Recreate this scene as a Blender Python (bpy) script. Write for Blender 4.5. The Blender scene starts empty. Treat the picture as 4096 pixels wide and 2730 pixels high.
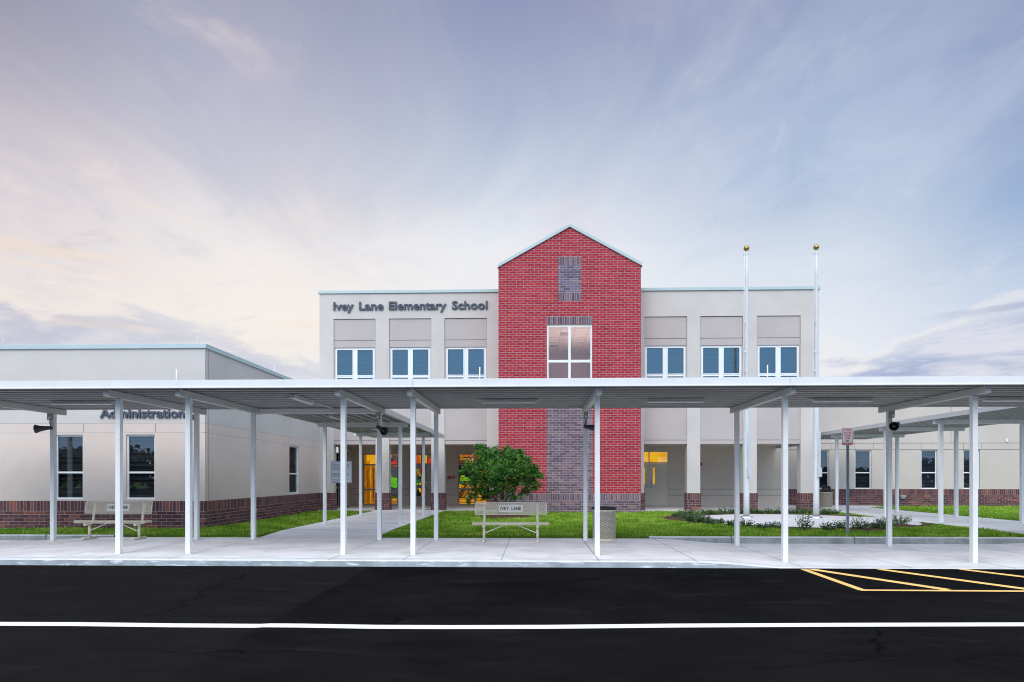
import bpy, math, random
from mathutils import Vector, Matrix
import numpy as np

# ------------------------------------------------------------------ camera
SC = bpy.context.scene
COL = SC.collection
EYE = 1.55
F = 2731.0                      # focal length in photo pixels (24 mm lens on a 36 mm sensor)
YAW = math.atan(90.0 / F)
cam_data = bpy.data.cameras.new("camera")
cam_data.lens = 24.005
cam_data.sensor_width = 36.0
cam_data.sensor_fit = 'HORIZONTAL'
cam_data.shift_y = 545.0 / 4096.0
cam_data.clip_start = 0.1
cam_data.clip_end = 3000.0
cam = bpy.data.objects.new("camera", cam_data)
COL.objects.link(cam)
cam.location = (0, 0, EYE)
cam.rotation_euler = (math.radians(90), 0, YAW)
SC.camera = cam

# ------------------------------------------------------------------ colour management / render
SC.view_settings.view_transform = 'Standard'
SC.view_settings.look = 'None'
SC.view_settings.gamma = 1.0
SC.view_settings.exposure = 0.0
SC.render.engine = 'CYCLES'
SC.cycles.use_denoising = True
SC.cycles.filter_width = 1.05
SC.cycles.max_bounces = 7
SC.cycles.diffuse_bounces = 4
SC.cycles.glossy_bounces = 4
SC.cycles.transparent_max_bounces = 12
SC.cycles.caustics_reflective = False
SC.cycles.caustics_refractive = False


def lin(c):
    def f(x):
        x = x / 255.0
        return x / 12.92 if x <= 0.04045 else ((x + 0.055) / 1.055) ** 2.4
    return tuple(f(x) for x in c[:3]) + (1.0,)


class NT:
    """small helper around a node tree"""
    def __init__(self, tree):
        self.t = tree
        self.n = tree.nodes
        self.l = tree.links

    def new(self, typ, **kw):
        n = self.n.new(typ)
        for k, v in kw.items():
            setattr(n, k, v)
        return n

    def put(self, sock, v):
        if isinstance(v, bpy.types.NodeSocket):
            self.l.new(v, sock)
        elif v is not None:
            sock.default_value = v

    def math(self, op, a, b=None, c=None, clamp=False):
        n = self.new('ShaderNodeMath', operation=op, use_clamp=clamp)
        self.put(n.inputs[0], a)
        if b is not None:
            self.put(n.inputs[1], b)
        if c is not None:
            self.put(n.inputs[2], c)
        return n.outputs[0]

    def mix(self, f, a, b, mode='MIX'):
        n = self.new('ShaderNodeMix', data_type='RGBA', blend_type=mode)
        n.clamp_factor = True
        self.put(n.inputs[0], f)
        self.put(n.inputs[6], a)
        self.put(n.inputs[7], b)
        return n.outputs[2]

    def ramp(self, f, stops, interp='LINEAR'):
        n = self.new('ShaderNodeValToRGB')
        cr = n.color_ramp
        cr.interpolation = interp
        while len(cr.elements) < len(stops):
            cr.elements.new(0.5)
        for e, (p, c) in zip(cr.elements, stops):
            e.position = p
            e.color = c if len(c) == 4 else tuple(c) + (1,)
        self.put(n.inputs[0], f)
        return n.outputs[0]

    def noise(self, vec, scale, detail=3, rough=0.5, dist=0.0):
        n = self.new('ShaderNodeTexNoise')
        self.put(n.inputs['Vector'], vec)
        n.inputs['Scale'].default_value = scale
        n.inputs['Detail'].default_value = detail
        n.inputs['Roughness'].default_value = rough
        n.inputs['Distortion'].default_value = dist
        return n.outputs[0]

    def smooth(self, v, a, b, lo=0.0, hi=1.0):
        n = self.new('ShaderNodeMapRange', interpolation_type='SMOOTHSTEP')
        self.put(n.inputs[0], v)
        n.inputs[1].default_value = a
        n.inputs[2].default_value = b
        n.inputs[3].default_value = lo
        n.inputs[4].default_value = hi
        return n.outputs[0]

    def comb(self, x, y, z=0.0):
        n = self.new('ShaderNodeCombineXYZ')
        self.put(n.inputs[0], x)
        self.put(n.inputs[1], y)
        self.put(n.inputs[2], z)
        return n.outputs[0]

    def sep(self, v):
        n = self.new('ShaderNodeSeparateXYZ')
        self.put(n.inputs[0], v)
        return n.outputs[0], n.outputs[1], n.outputs[2]


# ------------------------------------------------------------------ world: dusk sky with thin high cloud
def build_world():
    w = bpy.data.worlds.new("World")
    SC.world = w
    w.use_nodes = True
    t = NT(w.node_tree)
    t.n.clear()
    out = t.new('ShaderNodeOutputWorld')
    bg = t.new('ShaderNodeBackground')
    t.l.new(bg.outputs[0], out.inputs[0])
    sky = t.new('ShaderNodeTexSky', sky_type='NISHITA')
    sky.sun_disc = False
    sky.sun_elevation = math.radians(38)
    sky.sun_rotation = math.radians(200)
    skyc = t.new('ShaderNodeVectorMath', operation='SCALE')
    t.l.new(sky.outputs[0], skyc.inputs[0])
    skyc.inputs[3].default_value = 0.10
    tc = t.new('ShaderNodeTexCoord')
    d = tc.outputs['Generated']
    x, y, z = t.sep(d)
    z0 = t.math('MAXIMUM', z, 0.0)
    # three vertical profiles of the western sky, left / centre / right of the school
    L = t.ramp(z0, [(0.0, lin((206, 212, 226))), (0.11, lin((208, 213, 226))), (0.17, lin((240, 230, 224))), (0.25, lin((238, 229, 228))),
                    (0.33, lin((218, 212, 218))), (0.42, lin((186, 181, 193))), (0.50, lin((152, 149, 166))), (0.72, (0.62, 0.70, 0.92)), (1.0, (0.95, 1.05, 1.25))])
    LC = t.ramp(z0, [(0.0, lin((232, 236, 244))), (0.12, lin((246, 240, 236))), (0.22, lin((252, 245, 237))), (0.31, lin((247, 241, 239))),
                     (0.40, lin((222, 218, 225))), (0.48, lin((197, 194, 210))), (0.56, lin((168, 168, 188))), (0.72, (0.62, 0.70, 0.92)), (1.0, (0.95, 1.05, 1.25))])
    C = t.ramp(z0, [(0.0, lin((240, 243, 248))), (0.22, lin((244, 245, 247))), (0.31, lin((243, 245, 249))), (0.41, lin((208, 218, 234))),
                    (0.48, lin((180, 190, 214))), (0.57, lin((152, 159, 190))), (0.72, (0.62, 0.70, 0.92)), (1.0, (0.95, 1.05, 1.25))])
    RC = t.ramp(z0, [(0.0, lin((232, 236, 244))), (0.16, lin((240, 241, 246))), (0.28, lin((222, 230, 241))), (0.38, lin((176, 195, 223))),
                     (0.46, lin((162, 180, 211))), (0.55, lin((150, 163, 196))), (0.72, (0.62, 0.70, 0.92)), (1.0, (0.95, 1.05, 1.25))])
    R = t.ramp(z0, [(0.0, lin((215, 222, 236))), (0.12, lin((224, 229, 239))), (0.21, lin((202, 215, 235))), (0.31, lin((148, 176, 213))),
                    (0.40, lin((128, 151, 194))), (0.49, lin((126, 137, 178))), (0.72, (0.62, 0.70, 0.92)), (1.0, (0.95, 1.05, 1.25))])
    c = t.mix(t.smooth(x, -0.62, -0.36), L, LC)
    c = t.mix(t.smooth(x, -0.36, 0.0), c, C)
    c = t.mix(t.smooth(x, 0.0, 0.36), c, RC)
    c = t.mix(t.smooth(x, 0.36, 0.60), c, R)
    # cirrus: noise on a plane overhead, stretched along the wind so the streaks fan out in perspective
    inv = t.math('DIVIDE', 1.0, t.math('ADD', z0, 0.10))
    px = t.math('MULTIPLY', x, inv)
    py = t.math('MULTIPLY', y, inv)
    rx = t.math('ADD', t.math('MULTIPLY', px, 0.93), t.math('MULTIPLY', py, 0.10))
    warp = t.noise(t.comb(t.math('MULTIPLY', px, 0.9), t.math('MULTIPLY', py, 0.5), 3.0), 1.0, 3)
    rxw = t.math('ADD', rx, t.math('MULTIPLY', warp, 0.55))
    n1 = t.noise(t.comb(t.math('MULTIPLY', rxw, 2.3), t.math('MULTIPLY', py, 0.36), 1.0), 1.0, 7, 0.58, 0.3)
    n2 = t.noise(t.comb(t.math('MULTIPLY', rxw, 7.5), t.math('MULTIPLY', py, 1.2), 7.0), 1.0, 5, 0.6, 0.2)
    st = t.math('ADD', t.math('MULTIPLY', n1, 0.72), t.math('MULTIPLY', n2, 0.28))
    hi = t.math('MULTIPLY', t.smooth(st, 0.47, 0.72), t.smooth(z0, 0.16, 0.36, 0.15, 1.0))
    lo = t.math('MULTIPLY', t.smooth(st, 0.50, 0.30), t.smooth(z0, 0.20, 0.40))
    bro = t.noise(t.comb(t.math('MULTIPLY', rxw, 1.1), t.math('MULTIPLY', py, 0.55), 11.0), 1.3, 5, 0.6, 0.5)
    side = t.smooth(x, -0.1, 0.35)
    wisp = t.mix(side, lin((246, 226, 226)), lin((214, 222, 238)))
    c = t.mix(t.math('MULTIPLY', hi, 0.24), c, wisp)
    c = t.mix(t.math('MULTIPLY', lo, 0.14), c, lin((124, 142, 184)))
    bm = t.math('MULTIPLY', t.smooth(bro, 0.48, 0.68), t.smooth(z0, 0.2, 0.34))
    c = t.mix(t.math('MULTIPLY', bm, 0.30), c, wisp)
    bl = t.math('MULTIPLY', t.smooth(bro, 0.50, 0.34), t.smooth(z0, 0.22, 0.40))
    c = t.mix(t.math('MULTIPLY', bl, 0.22), c, lin((132, 152, 192)))
    # low banks of broken cloud near the horizon on both sides
    bz = t.math('MULTIPLY', z0, 5.0)
    bn = t.noise(t.comb(t.math('MULTIPLY', x, 3.2), t.math('MULTIPLY', y, 1.2), t.math('MULTIPLY', z0, 10.0)), 2.0, 8, 0.62, 0.35)
    ba = t.math('ABSOLUTE', t.math('ADD', x, -0.08))
    top = t.math('ADD', t.smooth(ba, 0.12, 0.32, 0.0, 0.160), t.smooth(ba, 0.32, 0.62, 0.0, 0.065))    # bank top rises to the sides
    top = t.math('ADD', top, t.math('MULTIPLY', t.math('ADD', bn, -0.5), 0.20))
    edge = t.math('SUBTRACT', top, z0)
    bank = t.smooth(edge, -0.004, 0.030)
    bank = t.math('MULTIPLY', bank, t.smooth(bn, 0.30, 0.48, 0.35, 1.0))
    bodyc = t.mix(t.smooth(bn, 0.40, 0.66), t.mix(side, lin((160, 174, 210)), lin((138, 158, 202))), lin((226, 226, 236)))
    c = t.mix(t.math('MULTIPLY', bank, t.smooth(x, -0.2, 0.2, 0.58, 0.90)), c, bodyc)
    rim = t.math('MULTIPLY', t.smooth(edge, -0.012, 0.0), t.smooth(edge, 0.020, 0.004))
    rim = t.math('MULTIPLY', rim, t.smooth(ba, 0.15, 0.4))
    c = t.mix(t.math('MULTIPLY', rim, 0.40), c, lin((253, 244, 236)))
    # a peach veil low on the left, and one dark wisp on the right
    pe = t.noise(t.comb(t.math('MULTIPLY', x, 2.5), 0.0, t.math('MULTIPLY', z0, 22.0)), 1.6, 5, 0.6, 0.6)
    pm = t.math('MULTIPLY', t.smooth(pe, 0.50, 0.72), t.math('MULTIPLY', t.smooth(z0, 0.14, 0.20), t.smooth(z0, 0.36, 0.24)))
    pm = t.math('MULTIPLY', pm, t.smooth(x, -0.12, -0.34))
    c = t.mix(t.math('MULTIPLY', pm, 0.50), c, lin((255, 232, 206)))
    # small broken ripples of cloud between the streaks
    rp = t.noise(t.comb(t.math('MULTIPLY', rxw, 5.0), t.math('MULTIPLY', py, 3.2), 4.0), 1.0, 8, 0.68, 0.8)
    rg = t.smooth(t.noise(t.comb(px, py, 2.0), 1.1, 3), 0.42, 0.62)
    ra = t.math('MULTIPLY', t.math('MULTIPLY', t.smooth(rp, 0.50, 0.72), rg), t.smooth(z0, 0.12, 0.22))
    c = t.mix(t.math('MULTIPLY', ra, 0.34), c, t.mix(side, lin((255, 236, 222)), lin((232, 236, 246))))
    rb = t.math('MULTIPLY', t.math('MULTIPLY', t.smooth(rp, 0.48, 0.28), rg), t.smooth(z0, 0.12, 0.22))
    c = t.mix(t.math('MULTIPLY', rb, 0.20), c, lin((150, 162, 198)))
    wm = t.math('MULTIPLY', t.smooth(pe, 0.52, 0.66), t.math('MULTIPLY', t.smooth(z0, 0.17, 0.21), t.smooth(z0, 0.27, 0.22)))
    wm = t.math('MULTIPLY', wm, t.smooth(x, 0.44, 0.56))
    c = t.mix(t.math('MULTIPLY', wm, 0.6), c, lin((150, 160, 196)))
    # the other half of the sky, behind the photographer: even, bright, pale blue
    back = t.ramp(z0, [(0.0, (0.42, 0.50, 0.62)), (0.06, (0.22, 0.38, 0.62)), (0.22, (0.22, 0.40, 0.66)), (0.36, (0.80, 0.90, 1.05)), (0.7, (1.20, 1.26, 1.38)), (1.0, (1.0, 1.08, 1.22))])
    bscale = t.new('ShaderNodeVectorMath', operation='SCALE')
    t.l.new(back, bscale.inputs[0])
    bscale.inputs[3].default_value = BACK
    c = t.mix(t.smooth(y, 0.22, -0.35), c, bscale.outputs[0])
    fin = t.mix(0.93, skyc.outputs[0], c)
    fin = t.mix(t.smooth(z, -0.02, 0.0), (0.05, 0.05, 0.055, 1), fin)
    t.l.new(fin, bg.inputs[0])
    bg.inputs[1].default_value = 1.0


BACK = 1.75
build_world()

sun_data = bpy.data.lights.new("sun", 'SUN')
sun_data.energy = 1.4
sun_data.angle = math.radians(40)
sun_data.color = (1.0, 0.95, 0.905)
sun = bpy.data.objects.new("sun", sun_data)
COL.objects.link(sun)
sun.rotation_euler = (math.radians(52), 0, math.radians(-18))   # from behind the photographer, a little to the left


# ------------------------------------------------------------------ geometry helpers
CY, SY = math.cos(YAW), math.sin(YAW)


def px_x(u, Y):
    a = (u - 2048.0) / F
    return Y * (a * CY - SY) / (CY + a * SY)


def px_z(v, x, Y):
    return EYE + (1910.0 - v) / F * (-x * SY + Y * CY)


def P(u, v, Y):
    x = px_x(u, Y)
    return Vector((x, Y, px_z(v, x, Y)))


def G(u, v, z=0.0):
    """point of level z seen at u, v"""
    zc = (z - EYE) * F / (1910.0 - v)
    xc = (u - 2048.0) / F * zc
    return xc * CY - zc * SY, xc * SY + zc * CY


class MB:
    def __init__(self):
        self.v, self.f, self.m, self.s = [], [], [], []

    def face(self, pts, m=0, s=False):
        b = len(self.v)
        self.v.extend(tuple(p) for p in pts)
        self.f.append(tuple(range(b, b + len(pts))))
        self.m.append(m)
        self.s.append(s)

    def box(self, x0, x1, y0, y1, z0, z1, m=0, M=None):
        b = len(self.v)
        c = [(x0, y0, z0), (x1, y0, z0), (x1, y1, z0), (x0, y1, z0), (x0, y0, z1), (x1, y0, z1), (x1, y1, z1), (x0, y1, z1)]
        if M is not None:
            c = [tuple(M @ Vector(p)) for p in c]
        self.v.extend(c)
        for q in ((0, 3, 2, 1), (4, 5, 6, 7), (0, 1, 5, 4), (1, 2, 6, 5), (2, 3, 7, 6), (3, 0, 4, 7)):
            self.f.append(tuple(b + i for i in q))
            self.m.append(m)
            self.s.append(False)
        return self

    def tube(self, pts, r, n=10, m=0, cap=True):
        """tube along points; r a number or list"""
        pts = [Vector(p) for p in pts]
        k = len(pts)
        rs = r if isinstance(r, (list, tuple)) else [r] * k
        ref = None
        rings = []
        for i, p in enumerate(pts):
            t = (pts[min(i + 1, k - 1)] - pts[max(i - 1, 0)]).normalized()
            if ref is None:
                ref = t.orthogonal().normalized()
            a = (ref - t * ref.dot(t))
            a = a.normalized() if a.length > 1e-6 else t.orthogonal().normalized()
            ref = a
            b = t.cross(a)
            s = len(self.v)
            for j in range(n):
                an = 2 * math.pi * j / n
                self.v.append(tuple(p + (a * math.cos(an) + b * math.sin(an)) * rs[i]))
            rings.append(s)
        for i in range(k - 1):
            for j in range(n):
                j2 = (j + 1) % n
                self.f.append((rings[i] + j, rings[i] + j2, rings[i + 1] + j2, rings[i + 1] + j))
                self.m.append(m)
                self.s.append(True)
        if cap:
            self.f.append(tuple(rings[0] + j for j in reversed(range(n))))
            self.f.append(tuple(rings[-1] + j for j in range(n)))
            self.m += [m, m]
            self.s += [False, False]
        return self

    def lathe(self, prof, n=24, c=(0, 0, 0), M=None, m=0):
        """prof = [(r, z)...] about the z axis"""
        rings = []
        for r, z in prof:
            s = len(self.v)
            for j in range(n):
                a = 2 * math.pi * j / n
                p = Vector((r * math.cos(a), r * math.sin(a), z))
                if M is not None:
                    p = M @ p
                self.v.append((p.x + c[0], p.y + c[1], p.z + c[2]))
            rings.append(s)
        for i in range(len(prof) - 1):
            for j in range(n):
                j2 = (j + 1) % n
                self.f.append((rings[i] + j, rings[i] + j2, rings[i + 1] + j2, rings[i + 1] + j))
                self.m.append(m)
                self.s.append(True)
        return self

    def wall(self, fn, a0, a1, b0, b1, holes=(), depth=0.0, m=0):
        """flat wall in (a, b), fn(a, b, d) -> point, with rectangular holes and reveals of that depth"""
        A = sorted({a0, a1} | {min(max(h[i], a0), a1) for h in holes for i in (0, 1)})
        B = sorted({b0, b1} | {min(max(h[i], b0), b1) for h in holes for i in (2, 3)})
        for i in range(len(A) - 1):
            for j in range(len(B) - 1):
                ca, cb = (A[i] + A[i + 1]) / 2, (B[j] + B[j + 1]) / 2
                if any(h[0] < ca < h[1] and h[2] < cb < h[3] for h in holes):
                    continue
                if A[i + 1] - A[i] < 1e-5 or B[j + 1] - B[j] < 1e-5:
                    continue
                self.face([fn(A[i], B[j], 0), fn(A[i + 1], B[j], 0), fn(A[i + 1], B[j + 1], 0), fn(A[i], B[j + 1], 0)], m)
        if depth:
            for h in holes:
                p, q, r, s = h[0], h[1], max(h[2], b0), min(h[3], b1)
                self.face([fn(p, r, 0), fn(p, r, depth), fn(p, s, depth), fn(p, s, 0)], m)
                self.face([fn(q, r, 0), fn(q, s, 0), fn(q, s, depth), fn(q, r, depth)], m)
                self.face([fn(p, s, 0), fn(p, s, depth), fn(q, s, depth), fn(q, s, 0)], m)
                if h[2] > b0:
                    self.face([fn(p, r, 0), fn(q, r, 0), fn(q, r, depth), fn(p, r, depth)], m)
        return self

    def build(self, name, mats, parent=None, bevel=0.0):
        me = bpy.data.meshes.new(name)
        me.from_pydata(self.v, [], self.f)
        if not isinstance(mats, (list, tuple)):
            mats = [mats]
        for mt in mats:
            me.materials.append(mt)
        if len(mats) > 1:
            me.polygons.foreach_set('material_index', self.m)
        me.polygons.foreach_set('use_smooth', self.s)
        me.update()
        o = bpy.data.objects.new(name, me)
        COL.objects.link(o)
        if parent is not None:
            o.parent = parent
            loc = world_loc(parent)
            if loc.length > 0:
                me.transform(Matrix.Translation(-loc))
        if bevel:
            b = o.modifiers.new('bevel', 'BEVEL')
            b.width = bevel
            b.segments = 2
            b.limit_method = 'ANGLE'
        return o


def world_loc(o):
    l = Vector((0, 0, 0))
    while o is not None:
        l += Vector(o.location)
        o = o.parent
    return l


def thing(name, label, cat, loc=(0, 0, 0), group=None):
    o = bpy.data.objects.new(name, None)
    COL.objects.link(o)
    o.location = loc
    o.empty_display_size = 0.2
    o['label'] = label
    o['category'] = cat
    if group:
        o['group'] = group
    return o


def tag(o, label, cat, group=None, kind=None):
    o['label'] = label
    o['category'] = cat
    if group:
        o['group'] = group
    if kind:
        o['kind'] = kind
    return o


def copy_tree(o, loc, label=None):
    def rec(src, par):
        c = src.copy()
        COL.objects.link(c)
        if par is not None:
            c.parent = par
        for ch in list(kids.get(src.name, ())):
            rec(ch, c)
        return c
    kids = {}
    for q in COL.objects:
        if q.parent is not None:
            kids.setdefault(q.parent.name, []).append(q)
    r = rec(o, None)
    r.location = loc
    if label:
        r['label'] = label
    return r


# ------------------------------------------------------------------ materials
MATS = {}


def mat(name, color, rough=0.7, metal=0.0, var=0.0, vscale=6.0, bump=0.0, bscale=60.0, spec=0.4, stain=None, emit=None):
    """principled material with procedural tone variation and grain"""
    m = bpy.data.materials.new(name)
    m.use_nodes = True
    t = NT(m.node_tree)
    b = t.n['Principled BSDF']
    b.inputs['Roughness'].default_value = rough
    b.inputs['Metallic'].default_value = metal
    b.inputs['Specular IOR Level'].default_value = spec
    geo = t.new('ShaderNodeNewGeometry').outputs['Position']
    col = tuple(color) + (1.0,)
    if var > 0:
        n = t.noise(geo, vscale, 4, 0.6)
        k = t.smooth(n, 0.25, 0.75, 1 - var, 1 + var)
        s = t.new('ShaderNodeVectorMath', operation='SCALE')
        s.inputs[0].default_value = col[:3]
        t.put(s.inputs[3], k)
        c = s.outputs[0]
    else:
        c = col
    if stain:
        n2 = t.noise(geo, stain[1], 6, 0.65, 0.5)
        c = t.mix(t.smooth(n2, stain[2], stain[2] + 0.14, 0, stain[3]), c, tuple(stain[0]) + (1,))
    t.put(b.inputs['Base Color'], c)
    if bump:
        bn = t.new('ShaderNodeBump')
        bn.inputs['Strength'].default_value = bump
        bn.inputs['Distance'].default_value = 0.01
        t.put(bn.inputs['Height'], t.noise(geo, bscale, 3, 0.6))
        t.l.new(bn.outputs[0], b.inputs['Normal'])
    if emit:
        b.inputs['Emission Color'].default_value = tuple(emit[0]) + (1,)
        b.inputs['Emission Strength'].default_value = emit[1]
    MATS[name] = m
    return m


def brick_mat(name, stops, mortar, soldier=False, z0=0.0, u0=0.0, row=0.1016, length=0.305, msize=0.010, rough=0.75):
    m = bpy.data.materials.new(name)
    m.use_nodes = True
    t = NT(m.node_tree)
    b = t.n['Principled BSDF']
    geo = t.new('ShaderNodeNewGeometry').outputs['Position']
    x, y, z = t.sep(geo)
    u = t.math('ADD', t.math('ADD', x, y), u0)
    zz = t.math('SUBTRACT', z, z0)
    br = t.new('ShaderNodeTexBrick')
    br.inputs['Color1'].default_value = (0, 0, 0, 1)
    br.inputs['Color2'].default_value = (1, 1, 1, 1)
    br.inputs['Mortar'].default_value = (0.5, 0.5, 0.5, 1)
    br.inputs['Scale'].default_value = 1.0
    br.inputs['Mortar Size'].default_value = msize * 0.5
    br.inputs['Mortar Smooth'].default_value = 0.15
    br.inputs['Bias'].default_value = 0.0
    if soldier:
        br.offset = 0.0
        br.inputs['Brick Width'].default_value = row
        br.inputs['Row Height'].default_value = length
    else:
        br.offset = 0.5
        br.inputs['Brick Width'].default_value = length
        br.inputs['Row Height'].default_value = row
    t.put(br.inputs['Vector'], t.comb(t.math('ADD', u, 100 * row * 3), t.math('ADD', zz, 0.0)))
    tone = t.ramp(br.outputs['Color'], stops)
    grain = t.noise(geo, 45.0, 3, 0.7)
    tone = t.mix(0.25, tone, t.ramp(grain, [(0.3, (0.25, 0.25, 0.25)), (0.7, (0.85, 0.85, 0.85))]), 'SOFT_LIGHT')
    big = t.noise(geo, 0.9, 3, 0.6)
    tone = t.mix(0.30, tone, t.ramp(big, [(0.3, (0.36, 0.36, 0.36)), (0.7, (0.64, 0.64, 0.64))]), 'SOFT_LIGHT')
    mc = t.mix(t.smooth(t.noise(geo, 9.0, 4, 0.6), 0.35, 0.65), tuple(mortar) + (1,), tuple(0.72 * q for q in mortar) + (1,))
    c = t.mix(br.outputs['Fac'], tone, mc)
    t.put(b.inputs['Base Color'], c)
    b.inputs['Roughness'].default_value = rough
    b.inputs['Specular IOR Level'].default_value = 0.3
    bn = t.new('ShaderNodeBump')
    bn.inputs['Strength'].default_value = 0.5
    bn.inputs['Distance'].default_value = 0.01
    h = t.math('SUBTRACT', t.math('MULTIPLY', grain, 0.35), br.outputs['Fac'])
    t.put(bn.inputs['Height'], h)
    t.l.new(bn.outputs[0], b.inputs['Normal'])
    MATS[name] = m
    return m


def emit_mat(name, color, strength=1.0, var=0.0, vscale=3.0, streak=False, color2=None):
    m = bpy.data.materials.new(name)
    m.use_nodes = True
    t = NT(m.node_tree)
    t.n.clear()
    out = t.new('ShaderNodeOutputMaterial')
    e = t.new('ShaderNodeEmission')
    t.l.new(e.outputs[0], out.inputs[0])
    e.inputs[1].default_value = strength
    c = tuple(color) + (1,)
    if color2:
        geo = t.new('ShaderNodeNewGeometry').outputs['Position']
        x, y, z = t.sep(geo)
        vec = t.comb(t.math('MULTIPLY', x, 6.0), 0.0, t.math('MULTIPLY', z, 0.7)) if streak else geo
        n = t.noise(vec, vscale, 4, 0.6)
        c = t.mix(t.smooth(n, 0.35, 0.65), c, tuple(color2) + (1,))
    t.put(e.inputs[0], c)
    MATS[name] = m
    return m


def glass_mat(name, tint=(0.6, 0.7, 0.78), refl=0.30, gloss=(0.85, 0.92, 1.0), rough=0.0):
    """coated window glass: part mirror, part tinted see-through"""
    m = bpy.data.materials.new(name)
    m.use_nodes = True
    t = NT(m.node_tree)
    t.n.clear()
    out = t.new('ShaderNodeOutputMaterial')
    mx = t.new('ShaderNodeMixShader')
    tr = t.new('ShaderNodeBsdfTransparent')
    tr.inputs[0].default_value = tuple(tint) + (1,)
    gl = t.new('ShaderNodeBsdfGlossy')
    gl.inputs['Color'].default_value = tuple(gloss) + (1,)
    gl.inputs['Roughness'].default_value = rough
    lw = t.new('ShaderNodeLayerWeight')
    lw.inputs[0].default_value = 0.35
    f = t.math('ADD', t.math('MULTIPLY', lw.outputs['Fresnel'], 0.5), refl, clamp=True)
    t.put(mx.inputs[0], f)
    t.l.new(tr.outputs[0], mx.inputs[1])
    t.l.new(gl.outputs[0], mx.inputs[2])
    t.l.new(mx.outputs[0], out.inputs[0])
    MATS[name] = m
    return m


def stain_concrete(name, base, dark, light_=None, scale=1.2, amt=0.5, rough=0.85):
    m = bpy.data.materials.new(name)
    m.use_nodes = True
    t = NT(m.node_tree)
    b = t.n['Principled BSDF']
    geo = t.new('ShaderNodeNewGeometry').outputs['Position']
    n1 = t.noise(geo, scale, 6, 0.6, 0.4)
    n2 = t.noise(geo, 55.0, 3, 0.7)
    x, y, z = t.sep(geo)
    sc = t.noise(t.comb(t.math('MULTIPLY', x, 0.7), t.math('MULTIPLY', y, 6.0), 0.0), 2.4, 6, 0.7, 0.2)
    c = t.mix(t.smooth(n1, 0.35, 0.70, 0, amt), tuple(base) + (1,), tuple(dark) + (1,))
    c = t.mix(t.smooth(sc, 0.54, 0.74, 0, 0.42), c, tuple(0.62 * q for q in dark) + (1,))
    sp = t.noise(geo, 7.0, 4, 0.75)
    c = t.mix(t.smooth(sp, 0.70, 0.76, 0, 0.5), c, tuple(0.5 * q for q in dark) + (1,))
    if light_:
        n3 = t.noise(t.comb(t.math('MULTIPLY', x, 1.0), y, t.math('MULTIPLY', z, 7.0)), 2.2, 7, 0.65, 0.6)
        c = t.mix(t.smooth(n3, 0.555, 0.62, 0, 0.8), c, tuple(light_) + (1,))
    c = t.mix(0.35, c, t.ramp(n2, [(0.25, (0.2, 0.2, 0.2)), (0.75, (0.8, 0.8, 0.8))]), 'SOFT_LIGHT')
    t.put(b.inputs['Base Color'], c)
    b.inputs['Roughness'].default_value = rough
    b.inputs['Specular IOR Level'].default_value = 0.25
    bn = t.new('ShaderNodeBump')
    bn.inputs['Strength'].default_value = 0.25
    bn.inputs['Distance'].default_value = 0.005
    t.put(bn.inputs['Height'], n2)
    t.l.new(bn.outputs[0], b.inputs['Normal'])
    MATS[name] = m
    return m


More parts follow.
